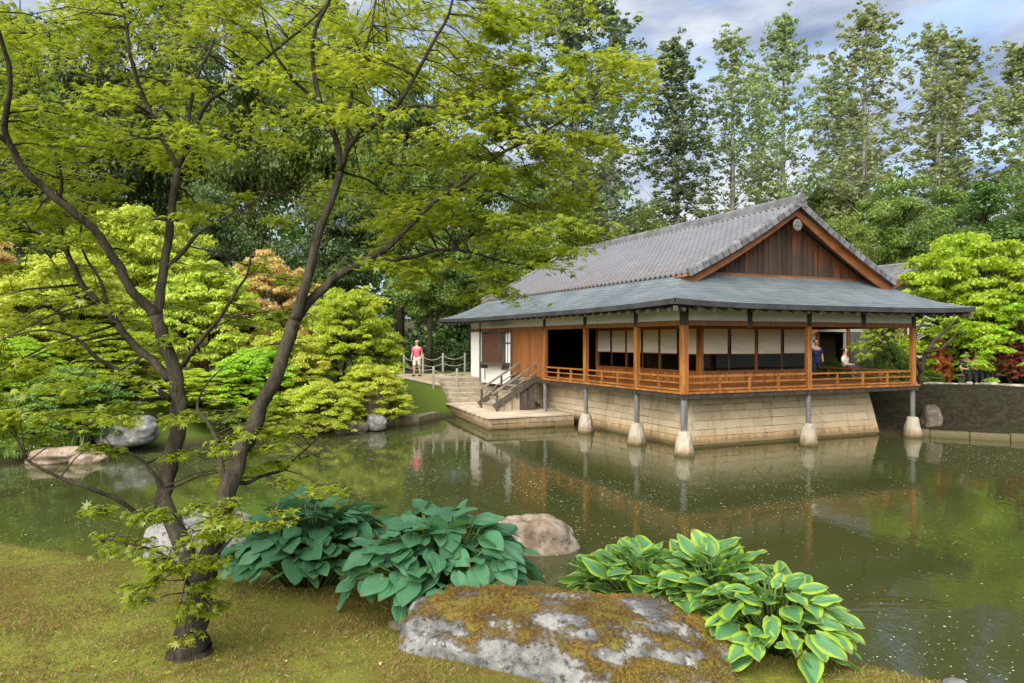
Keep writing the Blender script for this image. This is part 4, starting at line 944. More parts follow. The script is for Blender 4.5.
# ---------------------------------------------------------------- the big maple of the foreground
def maple():
    rng = np.random.default_rng(77); rr = random.Random(77)
    root_p = Vector((-1.63, 3.62, gz(-1.63,3.62))); root = empty('maple_tree', root_p, 'large spreading maple with dark forked stems and yellow green leaves in the near lawn', 'tree')
    B = {}   # branch: list of (px, py, Y, radius in px at that place)
    B['a'] = [(186,672,3.60,38),(188,660,3.60,30),(190,645,3.60,24),(194,622,3.61,20.5),(201,590,3.63,15.5),(211,552,3.66,14),(222,515,3.7,12.5),(231,478,3.75,12),(241,452,3.8,11.5),(256,420,3.85,10.5),(274,380,3.9,9.8),(287,345,3.95,9.2),(294,320,4.0,8.5)]
    B['a1'] = [(294,320,4.0,8),(303,295,4.0,7.2),(310,268,4.05,6.6),(318,235,4.1,6),(329,205,4.12,5.4),(341,172,4.15,5)]
    B['a1l'] = [(341,172,4.15,4.6),(335,138,4.1,4.2),(321,102,4.05,3.8),(313,66,4.0,3.2),(316,28,3.95,2.8),(332,-5,3.9,2.2),(345,-60,3.8,1.6)]
    B['a1m'] = [(321,102,4.05,3),(304,90,4.0,2.6),(289,74,3.9,2.2),(272,48,3.8,1.6),(262,10,3.7,1.1)]
    B['a1r'] = [(341,168,4.15,4.4),(351,144,4.1,4),(371,127,4.05,3.7),(391,112,4.0,3.4),(406,92,3.95,3.1),(419,68,3.9,2.7),(434,40,3.85,2.3),(449,14,3.8,1.9),(458,-30,3.7,1.3)]
    B['a1s'] = [(391,112,4.0,2.8),(414,105,3.95,2.5),(440,106,3.9,2.1),(463,97,3.85,1.5),(490,82,3.8,1.0)]
    B['a1t'] = [(347,150,4.1,3),(349,110,4.2,2.6),(357,70,4.3,2.2),(372,25,4.4,1.6),(380,-40,4.5,1.0)]
    B['a2'] = [(292,325,4.0,7.5),(307,304,4.05,6.5),(325,287,4.1,6),(344,272,4.15,5.3),(363,261,4.2,4.6),(384,250,4.2,4.2),(398,238,4.2,3.8)]
    B['a2r'] = [(398,238,4.2,3.5),(417,219,4.2,3.3),(437,199,4.2,3.1),(465,181,4.2,2.8),(495,157,4.2,2.4),(527,141,4.2,2.0),(560,122,4.2,1.5),(595,96,4.2,.9)]
    B['a2m'] = [(437,199,4.2,2.6),(462,189,4.25,2.2),(491,191,4.3,1.8),(522,204,4.4,1.3),(548,216,4.5,.8)]
    B['a2b'] = [(355,265,4.2,4),(385,260,4.3,3.5),(412,257,4.4,3),(438,250,4.5,2.5),(470,252,4.6,1.9),(505,262,4.7,1.3),(540,268,4.8,.8)]
    B['b'] = [(201,590,3.63,10),(190,560,3.75,11),(174,525,3.95,11.5),(163,497,4.1,11),(168,470,4.2,11),(176,437,4.25,10.5),(179,402,4.3,10),(173,370,4.3,9.5),(164,340,4.3,9),(157,315,4.3,8.5)]
    B['b1'] = [(157,315,4.3,7),(140,300,4.25,6.6),(128,284,4.2,6.3),(117,262,4.15,6),(105,244,4.1,5.8),(93,228,4.05,5.6),(78,216,4.0,5.4),(58,200,3.95,5.2),(39,184,3.9,5),(24,170,3.85,4.8),(14,152,3.8,4.5),(5,130,3.75,4.2),(8,104,3.7,3.8),(10,74,3.65,3.4),(2,42,3.6,3),(-12,0,3.5,2.3)]
    B['b1l'] = [(10,146,3.8,3.6),(-8,128,3.7,3.2),(-40,100,3.6,2.5),(-80,70,3.5,1.5)]
    B['b2'] = [(157,315,4.3,6.8),(160,290,4.35,6.2),(165,264,4.4,5.8),(169,232,4.4,5.4),(173,200,4.4,5),(178,168,4.4,4.6)]
    B['b2l'] = [(178,168,4.4,4.2),(166,146,4.35,3.8),(155,122,4.3,3.5),(144,98,4.3,3.2),(136,76,4.25,3),(129,50,4.2,2.7),(127,28,4.2,2.4),(118,-10,4.1,1.8),(112,-50,4.0,1.2)]
    B['b2r'] = [(178,168,4.4,4),(191,138,4.4,3.6),(199,118,4.4,3.3),(208,101,4.4,3),(222,93,4.4,2.8),(236,80,4.35,2.6),(262,61,4.3,2.2),(289,39,4.3,1.9),(318,14,4.25,1.5),(345,-20,4.2,1)]
    B['b2m'] = [(187,146,4.4,2.8),(190,110,4.5,2.5),(196,80,4.55,2.2),(205,60,4.6,1.9),(214,40,4.6,1.6),(222,0,4.6,1)]
    B['b2s'] = [(168,266,4.4,3.5),(183,252,4.45,3),(198,233,4.5,2.6),(212,225,4.55,2.1),(235,212,4.6,1.4),(262,196,4.7,.8)]
    B['b3'] = [(168,380,4.3,6),(155,362,4.4,5.6),(140,350,4.5,5.3),(122,332,4.55,5),(108,311,4.6,4.6),(94,298,4.6,4.3),(82,284,4.6,4),(71,262,4.6,3.6),(64,244,4.6,3.2),(59,214,4.6,2.6),(62,180,4.6,2),(52,140,4.6,1.2)]
    B['b3l'] = [(66,248,4.6,2.6),(48,238,4.65,2.3),(25,228,4.7,1.9),(5,212,4.75,1.5),(-20,200,4.8,1)]
    B['b3m'] = [(108,311,4.6,2.4),(100,280,4.6,2.2),(86,258,4.7,1.8),(80,235,4.7,1.4),(88,205,4.7,.9)]
    B['b4'] = [(182,366,4.3,4),(193,350,4.25,3.4),(205,335,4.2,3),(218,320,4.15,2.7),(229,303,4.1,2.4),(238,288,4.1,2.1),(247,275,4.05,1.7),(252,250,4.0,1.1)]
    B['b5'] = [(172,400,4.3,4.5),(150,386,4.2,4),(125,374,4.1,3.6),(98,359,4.0,3),(84,345,3.95,2.5),(70,335,3.9,2),(40,330,3.8,1.4),(5,338,3.7,.9)]
    B['c'] = [(178,520,3.95,3.6),(150,516,3.9,3.4),(134,511,3.85,3.4),(118,500,3.8,3.1),(100,492,3.75,2.9),(85,487,3.7,2.8),(66,480,3.68,2.6),(50,473,3.66,2.5),(36,466,3.64,2.3),(26,459,3.62,2.0)]
    B['c2'] = [(164,492,4.1,3),(155,476,4.1,2.6),(146,464,4.1,2.2),(128,452,4.1,1.8),(112,446,4.1,1.2)]
    B['d'] = [(228,492,3.72,5),(221,462,3.8,3.6),(218,442,3.9,3.0),(208,422,4.0,2.5),(197,407,4.1,2.0),(206,385,4.15,1.4),(222,368,4.2,.9)]
    B['d2'] = [(232,482,3.75,3.5),(246,483,3.85,3),(262,476,3.95,2.4),(284,470,4.05,2),(294,459,4.1,1.6),(305,450,4.15,1.2),(320,436,4.2,.8)]
    B['e'] = [(196,600,3.62,3),(180,570,3.5,2.4),(160,553,3.42,2),(135,545,3.36,1.5),(105,540,3.3,.9)]
    B['e2'] = [(203,578,3.64,2.6),(192,545,3.5,2),(185,530,3.42,1.5),(170,510,3.36,1)]
    B['e3'] = [(207,570,3.64,2.4),(225,545,3.55,1.8),(246,528,3.5,1.3),(268,520,3.45,.8)]
    PALMC = (PALM[0]*np.array([1,.82,1])+np.array([[0,0,-.16*(x[0]**2+x[1]**2)*4*.6] for x in PALM[0]]), PALM[1]); PALM5C = (PALM5[0]*np.array([1.05,.8,1])+np.array([[0,0,.10*abs(x[1])] for x in PALM5[0]]), PALM5[1])
    mb = MB(); nodes = []
    for k, pts in B.items():
        ps = [at(px,py,Y) for px,py,Y,r in pts]; rd = [r*Y/F*.72*(1 if k not in 'ab' else 1) for px,py,Y,r in pts]
        if k == 'a': ps[0].z = root_p.z-.1
        # resample smoothly
        P2 = []; R2 = []
        for i in range(len(ps)-1):
            p0, p1, p2, p3 = ps[max(i-1,0)], ps[i], ps[i+1], ps[min(i+2,len(ps)-1)]
            for s in range(3):
                t = s/3; a = 2*p1; b = (p2-p0)*t; c = (2*p0-5*p1+4*p2-p3)*t*t; d = (-p0+3*p1-3*p2+p3)*t**3; P2.append((a+b+c+d)*.5); R2.append(rd[i]+(rd[i+1]-rd[i])*t)
        P2.append(ps[-1]); R2.append(rd[-1]); big = k in ('a','b','a1','b1','b2','a2')
        wob = .12 if big else 0; P2 = [p + Vector((rr.uniform(-1,1),rr.uniform(-1,1),rr.uniform(-1,1)))*R2[i]*.22 for i, p in enumerate(P2)]
        mb.tube(P2, R2, 12 if big else 8, wob=.07 if big else 0, rng=rr if big else None)
        nodes += [(np.array(p), r) for p, r in zip(P2, R2) if r < .034]
    NP = np.array([n[0] for n in nodes])
    # leaf pads: where the crown spreads, at its own depth
    pads = []
    def right_edge(y): return np.interp(y, [-60,0,30,45,90,130,170,200,235,262,290,310], [520,515,590,640,636,605,596,600,585,566,545,520])
    def top_edge(x): return np.interp(x, [480,520,560,600,640], [-60,-5,40,42,46])
    def add(n, box, Yr, rad, cond=lambda x,y: True, dens=lambda x,y: 1.0, nl=96, sz=.050):
        c = 0
        while c < n:
            x = rng.uniform(box[0],box[2]); y = rng.uniform(box[1],box[3]); Yd = rng.uniform(*Yr)
            if cond(x,y) and rng.random() < dens(x,y): pads.append((at(x,y,Yd), rng.uniform(*rad), nl, sz)); c += 1
    patch = lambda x, y: float(np.clip(.55 + 1.25*mnoise.noise(Vector((x*.012, y*.02, 4.2))), .06, 1))
    add(265, (-120,-60,500,150), (3.7,6.2), (.20,.42), dens=patch)
    add(88, (-100,120,490,235), (4.1,6.2), (.18,.36), cond=lambda x,y: y < 205 + (x<130)*30 + (x>380)*35, dens=lambda x,y: patch(x,y)*(.9 if x < 150 or x > 330 else .55))
    add(98, (470,-20,640,300), (3.9,5.2), (.14,.30), cond=lambda x,y: x < right_edge(y)-10 and y > top_edge(x)+6, dens=lambda x,y: 1 if y < 200 else .8)
    add(30, (380,195,560,300), (4.0,5.2), (.14,.26), cond=lambda x,y: x < right_edge(y)-8)
    add(28, (-60,200,130,330), (4.2,5.6), (.16,.30), dens=lambda x,y: patch(x,y)+.2)
    add(14, (130,215,300,350), (4.0,5.0), (.12,.22))
    add(26, (-40,330,150,450), (3.6,4.4), (.14,.26), dens=lambda x,y: 1 if x < 110 else .4)
    add(26, (220,400,345,490), (3.8,4.3), (.10,.18), nl=48)
    add(10, (160,405,250,470), (3.9,4.3), (.09,.15), nl=40)
    add(18, (92,508,215,560), (3.25,3.6), (.10,.17), nl=56, sz=.046)
    add(14, (130,555,212,605), (3.25,3.6), (.08,.13), nl=52, sz=.046)
    add(4, (180,610,210,640), (3.3,3.5), (.05,.08), nl=26, sz=.044)
    add(7, (215,500,275,545), (3.4,3.6), (.09,.14), nl=48, sz=.046)
    pads += [((p[0]), p[1], p[2], p[3]) for p in [(Vector((rng.uniform(-5.5,1.2), rng.uniform(2.2,6.2), rng.uniform(5.6,7.4))), rng.uniform(.25,.5), 60, .066) for _ in range(24)]]
    V = []; Q = []; base = 0
    for (c, r, nl, sz) in pads:
        ca = np.array(c); dd = np.linalg.norm((NP-ca)*np.array([1,1,1.3]), axis=1); near = nodes[int(dd.argmin())]; s0 = near[0]
        # a twig arching from the nearest bough to the pad, then three fine ones through it
        mid = (s0+ca)/2 + np.array([0,0,.06*dd.min()]); rad = min(near[1]*.5, .010)
        if dd.min() < 1.7: mb.tube([Vector(s0), Vector(mid), Vector(ca)], [rad, rad*.7, .0028], 5)
        out = ca-s0; out[2] *= .3; out = out/np.linalg.norm(out) if np.linalg.norm(out) > 1e-3 else np.array([1.,0,0])
        arms = []
        for k in range(5):
            a = rng.uniform(-1.25,1.25) if k else 0; u = np.array([out[0]*math.cos(a)-out[1]*math.sin(a), out[0]*math.sin(a)+out[1]*math.cos(a), rng.uniform(-.16,.08)]); e = ca+u*r*rng.uniform(.75,1.15); arms.append((ca, e))
            if k < 4: mb.tube([Vector(ca), Vector((ca+e)/2+np.array([0,0,.012])), Vector(e)], [.003,.0022,.0012], 4)
        m_ = nl; idx = rng.integers(0, 5, m_); t = rng.random(m_)**.7; A0 = np.array([a[0] for a in arms])[idx]; A1 = np.array([a[1] for a in arms])[idx]
        P = A0+(A1-A0)*t[:,None] + rng.normal(size=(m_,3))*np.array([r*.17,r*.17,r*.075]); P[:,2] -= (t**2)*r*.12
        nr = np.tile([0,0,1.],(m_,1)) + rng.normal(size=(m_,3))*.36; hd = (A1-A0)*.8/np.maximum(r,.05) + rng.normal(size=(m_,3))*.4 + np.array([0,0,-.2])
        tm = (PALM, PALMC, PALM5C)[int(rng.integers(0,3))]; v, q = scatter(tm, P, nr, sz*rng.uniform(.5,1.4,m_), rng, head=hd); V.append(v); Q.append(q+base); base += len(v)
    mb.build('trunk', M_BARK, root, off=root_p, smooth=True)
    V = np.concatenate(V) - np.array(root_p); link('crown', np_mesh('crown', V, np.concatenate(Q)), L_MAPLE, root)
maple()

# ---------------------------------------------------------------- hostas
def hosta_mat(name, c_in, c_edge, edge, gloss, vein, e2=None):
    m, nt, out = new_mat(name); t = N(nt, 'TexCoord'); sp = N(nt, 'SeparateXYZ'); nt.links.new(t.outputs['UV'], sp.inputs[0]); g = N(nt, 'NewGeometry')
    u = math_(nt, 'ABSOLUTE', math_(nt, 'MULTIPLY_ADD', sp.outputs['X'], 2.0, -1.0)); v = sp.outputs['Y']; r = g.outputs['Random Per Island']
    c = mixc(nt, r, c_in, tuple(x*1.45 for x in c_in))
    lines = math_(nt, 'SINE', math_(nt, 'ADD', math_(nt, 'MULTIPLY', u, 34), math_(nt, 'MULTIPLY', v, -9)))
    c = mixc(nt, math_(nt, 'MULTIPLY', step(nt, lines, -.2, 1), .16), c, vein)
    ob = coords(nt); c = mixc(nt, math_(nt, 'MULTIPLY', step(nt, noise(nt, ob, 14, 4), .5, .7), .3), c, tuple(x*.6 for x in c_in))
    if edge:
        ew = math_(nt, 'ADD', u, math_(nt, 'ADD', math_(nt, 'MULTIPLY', math_(nt, 'MULTIPLY', v, v), .22), math_(nt, 'MULTIPLY_ADD', noise(nt, ob, 22, 3), .45, math_(nt, 'MULTIPLY_ADD', r, .24, -.34))))
        c = mixc(nt, step(nt, ew, edge-.20, edge+.14), c, mixc(nt, r, c_edge, e2 or c_edge))
    tip = math_(nt, 'MULTIPLY', step(nt, math_(nt, 'ADD', math_(nt, 'MULTIPLY', v, .9), math_(nt, 'MULTIPLY_ADD', noise(nt, ob, 30, 4, .7), .5, math_(nt, 'MULTIPLY', r, .18))), 1.17, 1.24), .8)
    spots = math_(nt, 'MULTIPLY', step(nt, noise(nt, ob, 60, 4, .7), .66, .72), .7)
    c = mixc(nt, math_(nt, 'MAXIMUM', tip, spots), c, (.22,.13,.05))
    mid = step(nt, u, .05, .015); c = mixc(nt, math_(nt, 'MULTIPLY', mid, .5), c, vein)
    b = N(nt, 'Bump', Distance=.004, Strength=.4); nt.links.new(lines, b.inputs['Height'])
    p = N(nt, 'BsdfPrincipled'); nt.links.new(c, p.inputs['Base Color']); p.inputs['Roughness'].default_value = gloss; p.inputs['Specular IOR Level'].default_value = .45; nt.links.new(b.outputs[0], p.inputs['Normal'])
    tl = N(nt, 'BsdfTranslucent'); nt.links.new(mixc(nt, .5, c, (.25,.45,.03)), tl.inputs[0]); mx = N(nt, 'MixShader', i0=.30); nt.links.new(p.outputs[0], mx.inputs[1]); nt.links.new(tl.outputs[0], mx.inputs[2]); nt.links.new(mx.outputs[0], out.inputs[0]); return m
H_BLUE = hosta_mat('blue green hosta leaf', (.062,.180,.088), (.11,.26,.05), .0, .36, (.12,.27,.14))
H_VAR = hosta_mat('variegated hosta leaf', (.085,.215,.085), (.24,.40,.030), .70, .40, (.14,.29,.12), (.36,.50,.05))
M_STALK = surf('hosta stalk', (.07,.12,.03), (.13,.20,.05), 8, .6, .3, 0)
def hosta(name, label, loc, Rad, Hgt, nleaf, L, W, mat, seed, group=None, sq=1.0, DR=.48, PT=.8, up0=.45, fd=1.0):
    rng = np.random.default_rng(seed); root = empty(name, loc, label, 'hosta', group); nu, nv = 10, 9; V = []; Q = []; UV = []; base = 0; mb = MB()
    for k in range(nleaf):
        f = (k+.5)/nleaf; az = k*2.39996+rng.uniform(-.35,.35); q = f**.55; q = np.clip(q+rng.normal()*.05, .03, 1.05)
        rr_ = Rad*q; zz = Hgt*(1-DR*q**2.6)*rng.uniform(.74,1.08)*(1+.16*math.sin(az*3+seed)*q) - L*.06; lx, ly = math.cos(az), math.sin(az)
        b0 = np.array([lx*rr_*.80, ly*rr_*.80*sq, max(zz,.06)]); pitch = up0-PT*q+rng.normal()*.24; yaw = az+rng.normal()*.5; roll = rng.normal()*.34
        s = rng.uniform(.55,1.15)*(1-.12*(q<.3)); l = L*s; w = W*s*rng.uniform(.85,1.1); cv = rng.uniform(.10,.50); fold = rng.uniform(.05,.32)*fd; ph = rng.uniform(0,6.28); wav = rng.uniform(.01,.035)
        ez = np.array([0,0,1.]); hd = np.array([math.cos(yaw),math.sin(yaw),0]); side = np.array([-math.sin(yaw),math.cos(yaw),0]); e1 = hd*math.cos(pitch)+ez*math.sin(pitch); up = -hd*math.sin(pitch)+ez*math.cos(pitch)
        sd = side*math.cos(roll)+up*math.sin(roll); up = np.cross(e1, sd)
        a, bb = np.meshgrid(np.linspace(0,1,nu), np.linspace(-1,1,nv), indexing='ij'); prof = np.sin(np.pi*np.clip(a,0,1)**.66)**.72*(1-.12*a); prof = np.where(a > .985, .0, prof); prof = np.where(a < .01, .30, prof)
        back = -.13*(np.abs(bb)**1.5)*np.exp(-a*9)              # heart-shaped base lobes
        X_ = (a+back)*l; Y_ = bb*prof*w/2; Z_ = -cv*l*.42*a**2 + fold*np.abs(Y_)*1.2 - .9*fold*(Y_**2)/(w*.5) + wav*np.sin(a*11+ph+bb*2)*np.abs(bb)**2*l*3.0*.35
        p = b0 + X_[...,None]*e1 + Y_[...,None]*sd + Z_[...,None]*up; p[...,2] = np.maximum(p[...,2], .015)
        V.append(p.reshape(-1,3)); UV.append(np.stack([(bb.ravel()+1)/2, a.ravel()], 1)); Q.append(grid_quads(nu,nv,base)); base += nu*nv
        r0 = Vector((lx*rr_*.18, ly*rr_*.18*sq, -.03)); m1 = r0.lerp(Vector(b0), .55)+Vector((0,0,.14*Hgt)); mb.tube([r0, m1, Vector(b0), Vector(b0+e1*l*.12)], [.008,.007,.005,.004], 5)
    link('foliage', np_mesh('foliage', np.concatenate(V), np.concatenate(Q), True, np.concatenate(UV)), mat, root)
    mb.build('stalks', M_STALK, root, smooth=True); root.children[-1].name = 'stalk_tuft'; return root
hosta('hosta_plant', 'blue green hosta clump nearest the maple trunk, further back', (-1.36,4.86,gz(-1.36,4.86)), .62, .54, 310, .185, .15, H_BLUE, 1)
hosta('hosta_plant', 'blue green hosta clump in front, beside the mossy end of the boulder', (-.46,4.46,gz(-.46,4.46)), .64, .54, 330, .18, .148, H_BLUE, 2)
hosta('hosta_plant', 'variegated hosta furthest back, beside the pond rock', (.78,4.34,gz(.78,4.34)), .48, .36, 200, .155, .122, H_VAR, 3, DR=.50, PT=.75, up0=.75, fd=1.7)
hosta('hosta_plant', 'variegated hosta in the middle of the three yellow edged plants', (1.14,4.02,gz(1.14,4.02)), .45, .37, 200, .155, .122, H_VAR, 4, DR=.50, PT=.75, up0=.70, fd=1.7)
hosta('hosta_plant', 'variegated hosta nearest the lawn tip, hanging over the edge', (1.33,3.66,gz(1.33,3.66)), .44, .34, 170, .15, .12, H_VAR, 5, DR=.72, PT=.95, up0=.55, fd=1.5)

# ---------------------------------------------------------------- acers and shrubs of the far banks
AC = [acer_mound(s) for s in (21,22,23)]
AL = acer_mound(24, 3.0, 2.4, 300, 150, .11, PALM5, .2, .16)
SHR = acer_mound(31, 1.2, 1.2, 170, 160, .055, RHOMB, .02, .5)
def acer(T, px, ptop, pbase, Y, wpx, label, leaf, name='acer_tree', cat='tree', group=None, rz=0.0, bark=M_BARKD, refH=3.0, refW=2.4, z=None):
    """crown between ptop and pbase, wpx wide, standing on the ground at distance Y"""
    x = (px-512)/F*Y; g0 = gz(x,Y) if z is None else z; top = CZ-(ptop-341.5)/F*Y; H = top-g0; W = wpx/F*Y/2
    return plant_tree(name, T, (x,Y,g0-.02), label, cat, leaf, bark, W/refW, H/refH, rz, group)
acer(AC[0], 350, 296, 410, 29.0, 128, 'rounded bright lime green acer left of the pavilion', L_ACER_G, rz=.4)
acer(AC[1], 372, 368, 417, 26.6, 96, 'low yellowish acer in front of the lime green one, above the shore rocks', L_ACER_Y, rz=2)
acer(AC[2], 285, 335, 420, 26.5, 96, 'yellow green acer between the right maple stem and the lime green acer', L_ACER_Y, rz=1.1)
acer(AC[1], 318, 385, 428, 24.6, 90, 'low spreading acer at the water edge below the yellow ones', L_ACER_Y, rz=3.4)
acer(AC[2], 268, 264, 400, 32.0, 130, 'orange tinted acer behind the yellow green ones', L_ACER_O, rz=4.0)
acer(AL, 205, 268, 420, 27.0, 130, 'tall yellow acer seen between the two maple stems', L_ACER_Y, rz=.8)
acer(AC[0], 138, 222, 415, 31.0, 170, 'wide yellow acer behind the left maple stem', L_ACER_Y, rz=2.6)
acer(AC[1], 60, 262, 425, 26.0, 170, 'broad yellow green acer left of the maple stems', L_ACER_Y, rz=5.1)
acer(AC[2], -35, 250, 430, 27.0, 170, 'broad acer with pinkish tips at the left edge', L_ACER_O, rz=.2)
acer(AC[0], 100, 330, 425, 23.5, 130, 'low green acer above the grey shore rock', L_ACER_G, rz=1.9)
acer(AC[2], 15, 340, 440, 22.0, 150, 'low green acer on the left bank above the reeds', L_ACER_G, rz=3.0)
acer(AC[0], 195, 372, 432, 24.3, 120, 'low yellow acer at the water edge between the two maple stems', L_ACER_Y, rz=2.2)
acer(AC[1], 255, 352, 425, 25.4, 110, 'small yellow green acer just right of the right maple stem', L_ACER_G, rz=4.4)
acer(AC[2], 120, 368, 420, 25.0, 110, 'small yellow acer behind the grey shore rock', L_ACER_Y, rz=5.4)
acer(AC[1], 75, 372, 440, 20.4, 120, 'small bright green acer overhanging the grey shore rock', L_BUSH, rz=1.4)
acer(SHR, 30, 398, 452, 19.6, 110, 'mid green leafy shrub at the left water edge', L_BUSH, 'shrub', 'shrub', refH=1.2, refW=1.2)
acer(SHR, 92, 402, 440, 20.6, 90, 'mid green shrub beside the tan rock ledge', L_BUSH, 'shrub', 'shrub', rz=2, refH=1.2, refW=1.2)
acer(SHR, 225, 405, 436, 24.0, 100, 'green shrub on the bank between the two maple stems', L_BUSH, 'shrub', 'shrub', rz=1, refH=1.2, refW=1.2)
acer(SHR, -40, 395, 460, 19.0, 110, 'mid green shrub at the left end of the far bank', L_BUSH, 'shrub', 'shrub', rz=3, refH=1.2, refW=1.2)
# reeds: a tuft of upright blades
def reeds(px, Y, n, h, label):
    rng = np.random.default_rng(n); x = (px-512)/F*Y; P = np.column_stack([rng.normal(0,.35,n), rng.normal(0,.2,n), np.zeros(n)]); mb = MB(); rr = random.Random(n)
    for p in P:
        hh = h*rr.uniform(.6,1.1); dx, dy = rr.gauss(0,.14), rr.gauss(0,.14); w = .012; q = [(p[0]+dx*t*t*hh, p[1]+dy*t*t*hh, hh*t*(1-.15*t)) for t in (0,.4,.75,1)]
        vs = [v for i, c in enumerate(q) for v in ((c[0]-w*(1-i/3.2),c[1],c[2]),(c[0]+w*(1-i/3.2),c[1]+.004,c[2]))]; mb.add(vs, [(0,1,3,2),(2,3,5,4),(4,5,7,6)])
    o = mb.build('reed_tuft', L_BUSH, None, loc=(x,Y,gz(x,Y)-.03)); tag(o, label, 'reeds')
reeds(62, 19.5, 170, .95, 'tuft of upright green reeds on the left bank above the tan ledge')
reeds(12, 19.0, 150, .8, 'tuft of green reeds at the far left waterline')
# right side
acer(AC[0], 972, 246, 388, 29.5, 172, 'bright lime acer right of the pavilion roof corner', L_ACER_G, rz=1.0)
acer(AC[0], 1040, 300, 390, 27.5, 130, 'green acer at the right edge above the path', L_ACER_G, rz=2.2)
acer(AC[2], 950, 330, 385, 30.5, 90, 'low green acer behind the last pavilion column', L_BUSH, rz=2.9)
acer(AL, 1012, 343, 390, 27.2, 40, 'red leaved shrub in front of the lime acer at the right edge', L_RED, 'red_shrub', 'shrub', rz=.3)
acer(AC[1], 1030, 285, 310, 32.0, 60, 'red leaved acer at the right edge behind the lime acer', L_RED, rz=1.3)
acer(SHR, 940, 343, 368, 29.0, 26, 'orange flowering azalea right of the last column', L_ORANGE, 'azalea', 'shrub', refH=1.2, refW=1.2)
for i, (px, pt, Y, w) in enumerate(((928,372,28.4,34),(952,372,29.4,40),(1000,366,29.6,44),(1030,368,28.4,50))):
    acer(SHR, px, pt, 392, Y, w, ['clipped low shrub at the foot of the last column','dark low shrub left of the people sitting on the bank','dark low shrub right of the people sitting on the bank','dark low shrub at the right end of the path'][i], L_BROAD, 'shrub', 'shrub', rz=i, refH=1.2, refW=1.2)
acer(SHR, 832, 360, 392, 27.6, 36, 'dark green shrub seen through the open veranda near the person in navy', L_MID, 'shrub', 'shrub', rz=4, refH=1.2, refW=1.2)
acer(SHR, 892, 346, 392, 26.8, 50, 'dark green shrub seen through the open veranda beside the last column', L_MID, 'shrub', 'shrub', rz=5, refH=1.2, refW=1.2)
acer(AL, 884, 300, 392, 29.5, 46, 'small maple in the court seen through the open veranda', L_ACER_G, rz=3.3)
# bare dark stemmed maple by the last column
def thin_maple():
    Y = 26.6; base = Vector(((922-512)/F*Y, Y, gz((922-512)/F*Y, Y))); r = empty('maple_tree', base, 'slender maple with dark curved stems beside the last pavilion column', 'tree'); mb = MB()
    for pts in ([(922,400,3),(920,380,2.6),(925,355,2.3),(935,340,2),(948,328,1.4),(958,318,.8)], [(921,372,2.2),(913,352,1.8),(916,332,1.4),(926,318,.9)], [(925,352,1.6),(940,350,1.3),(953,338,1),(962,326,.6)], [(905,385,2),(895,362,1.6),(889,345,1.2),(882,330,.7)], [(921,395,2.4),(905,385,2)]):
        mb.tube([at(px,py,Y+.1*i) for i,(px,py,_) in enumerate(pts)], [max(.012,w*Y/F) for _,_,w in pts], 7)
    mb.build('trunk', M_BARKD, r, off=base, smooth=True)
    rng = np.random.default_rng(6); C = np.array([at(rng.uniform(905,985), rng.uniform(305,345), Y+rng.uniform(.2,1.6)) for _ in range(26)]); v, q = clump_leaves(rng, C, rng.uniform(.25,.45,26), .22, 60, .12, PALM5, .7, .1, .2)
    link('crown', np_mesh('crown', v-np.array(base), q), L_ACER_G, r)
thin_maple()

# ---------------------------------------------------------------- woodland and poplars
BR = [broad_tree(41), broad_tree(42, K=110, n=220), broad_tree(43, 14, 4.5, .12, 120, 210)]
PO = [poplar_tree(51, K=1150, n=24, size=.24, gap=.3), poplar_tree(52, Rw=2.4, K=800, n=18, size=.24, gap=.8), poplar_tree(53, Rw=3.0, K=1150, n=24, size=.24, gap=.5), poplar_tree(54, Rw=3.3, K=900, n=22, size=.24, gap=.9, base=.26), poplar_tree(55, Rw=2.2, K=900, n=22, size=.24, gap=.6, base=.06)]
def wood(T, px, ptop, Y, wpx, label, leaf, name='broadleaf_tree', bark=M_BARKD, refH=14, refW=4.5, rz=0.0, group=None):
    x = (px-512)/F*Y; g0 = gz(x,Y); top = CZ-(ptop-341.5)/F*Y; return plant_tree(name, T, (x,Y,g0-.05), label, 'tree', leaf, bark, wpx/F*Y/2/refW, (top-g0)/refH, rz, group)
# poplars against the sky
for i, (px, pt, Y, w, k, leaf, lb) in enumerate((
    (575,-60,47,110,2,L_POPD,'tall dark poplar above the left end of the pavilion roof'),
    (672,42,58,70,0,L_POPD,'dense dark poplar left of the gable with its top below the clouds'),
    (727,30,60,62,1,L_POP,'thin airy poplar second right of the dense dark one'),
    (788,14,57,80,3,L_POP,'airy poplar rising straight above the gable peak'),
    (868,8,55,100,3,L_POP,'fullest bright poplar right of the gable peak'),
    (932,28,60,70,1,L_POP,'thin poplar right of the fullest bright one'),
    (978,38,62,66,4,L_POP,'thin poplar with pale trunk near the right edge'),
    (1022,44,57,84,2,L_POP,'dense poplar at the right edge of the sky'),
    (822,70,66,60,4,L_POP,'pale distant poplar filling the gap right of the gable peak'),
    (754,70,68,52,1,L_POP,'small distant poplar between the two airy ones'),
    (610,8,60,64,1,L_POPD,'slender dark poplar just right of the tallest dark one'))):
    wood(PO[k], px, pt, Y, w, lb, leaf, 'poplar_tree', M_BARKP, 27.5, (2.6,2.3,3.0,3.3,2.2)[k]*.80, i*1.7)
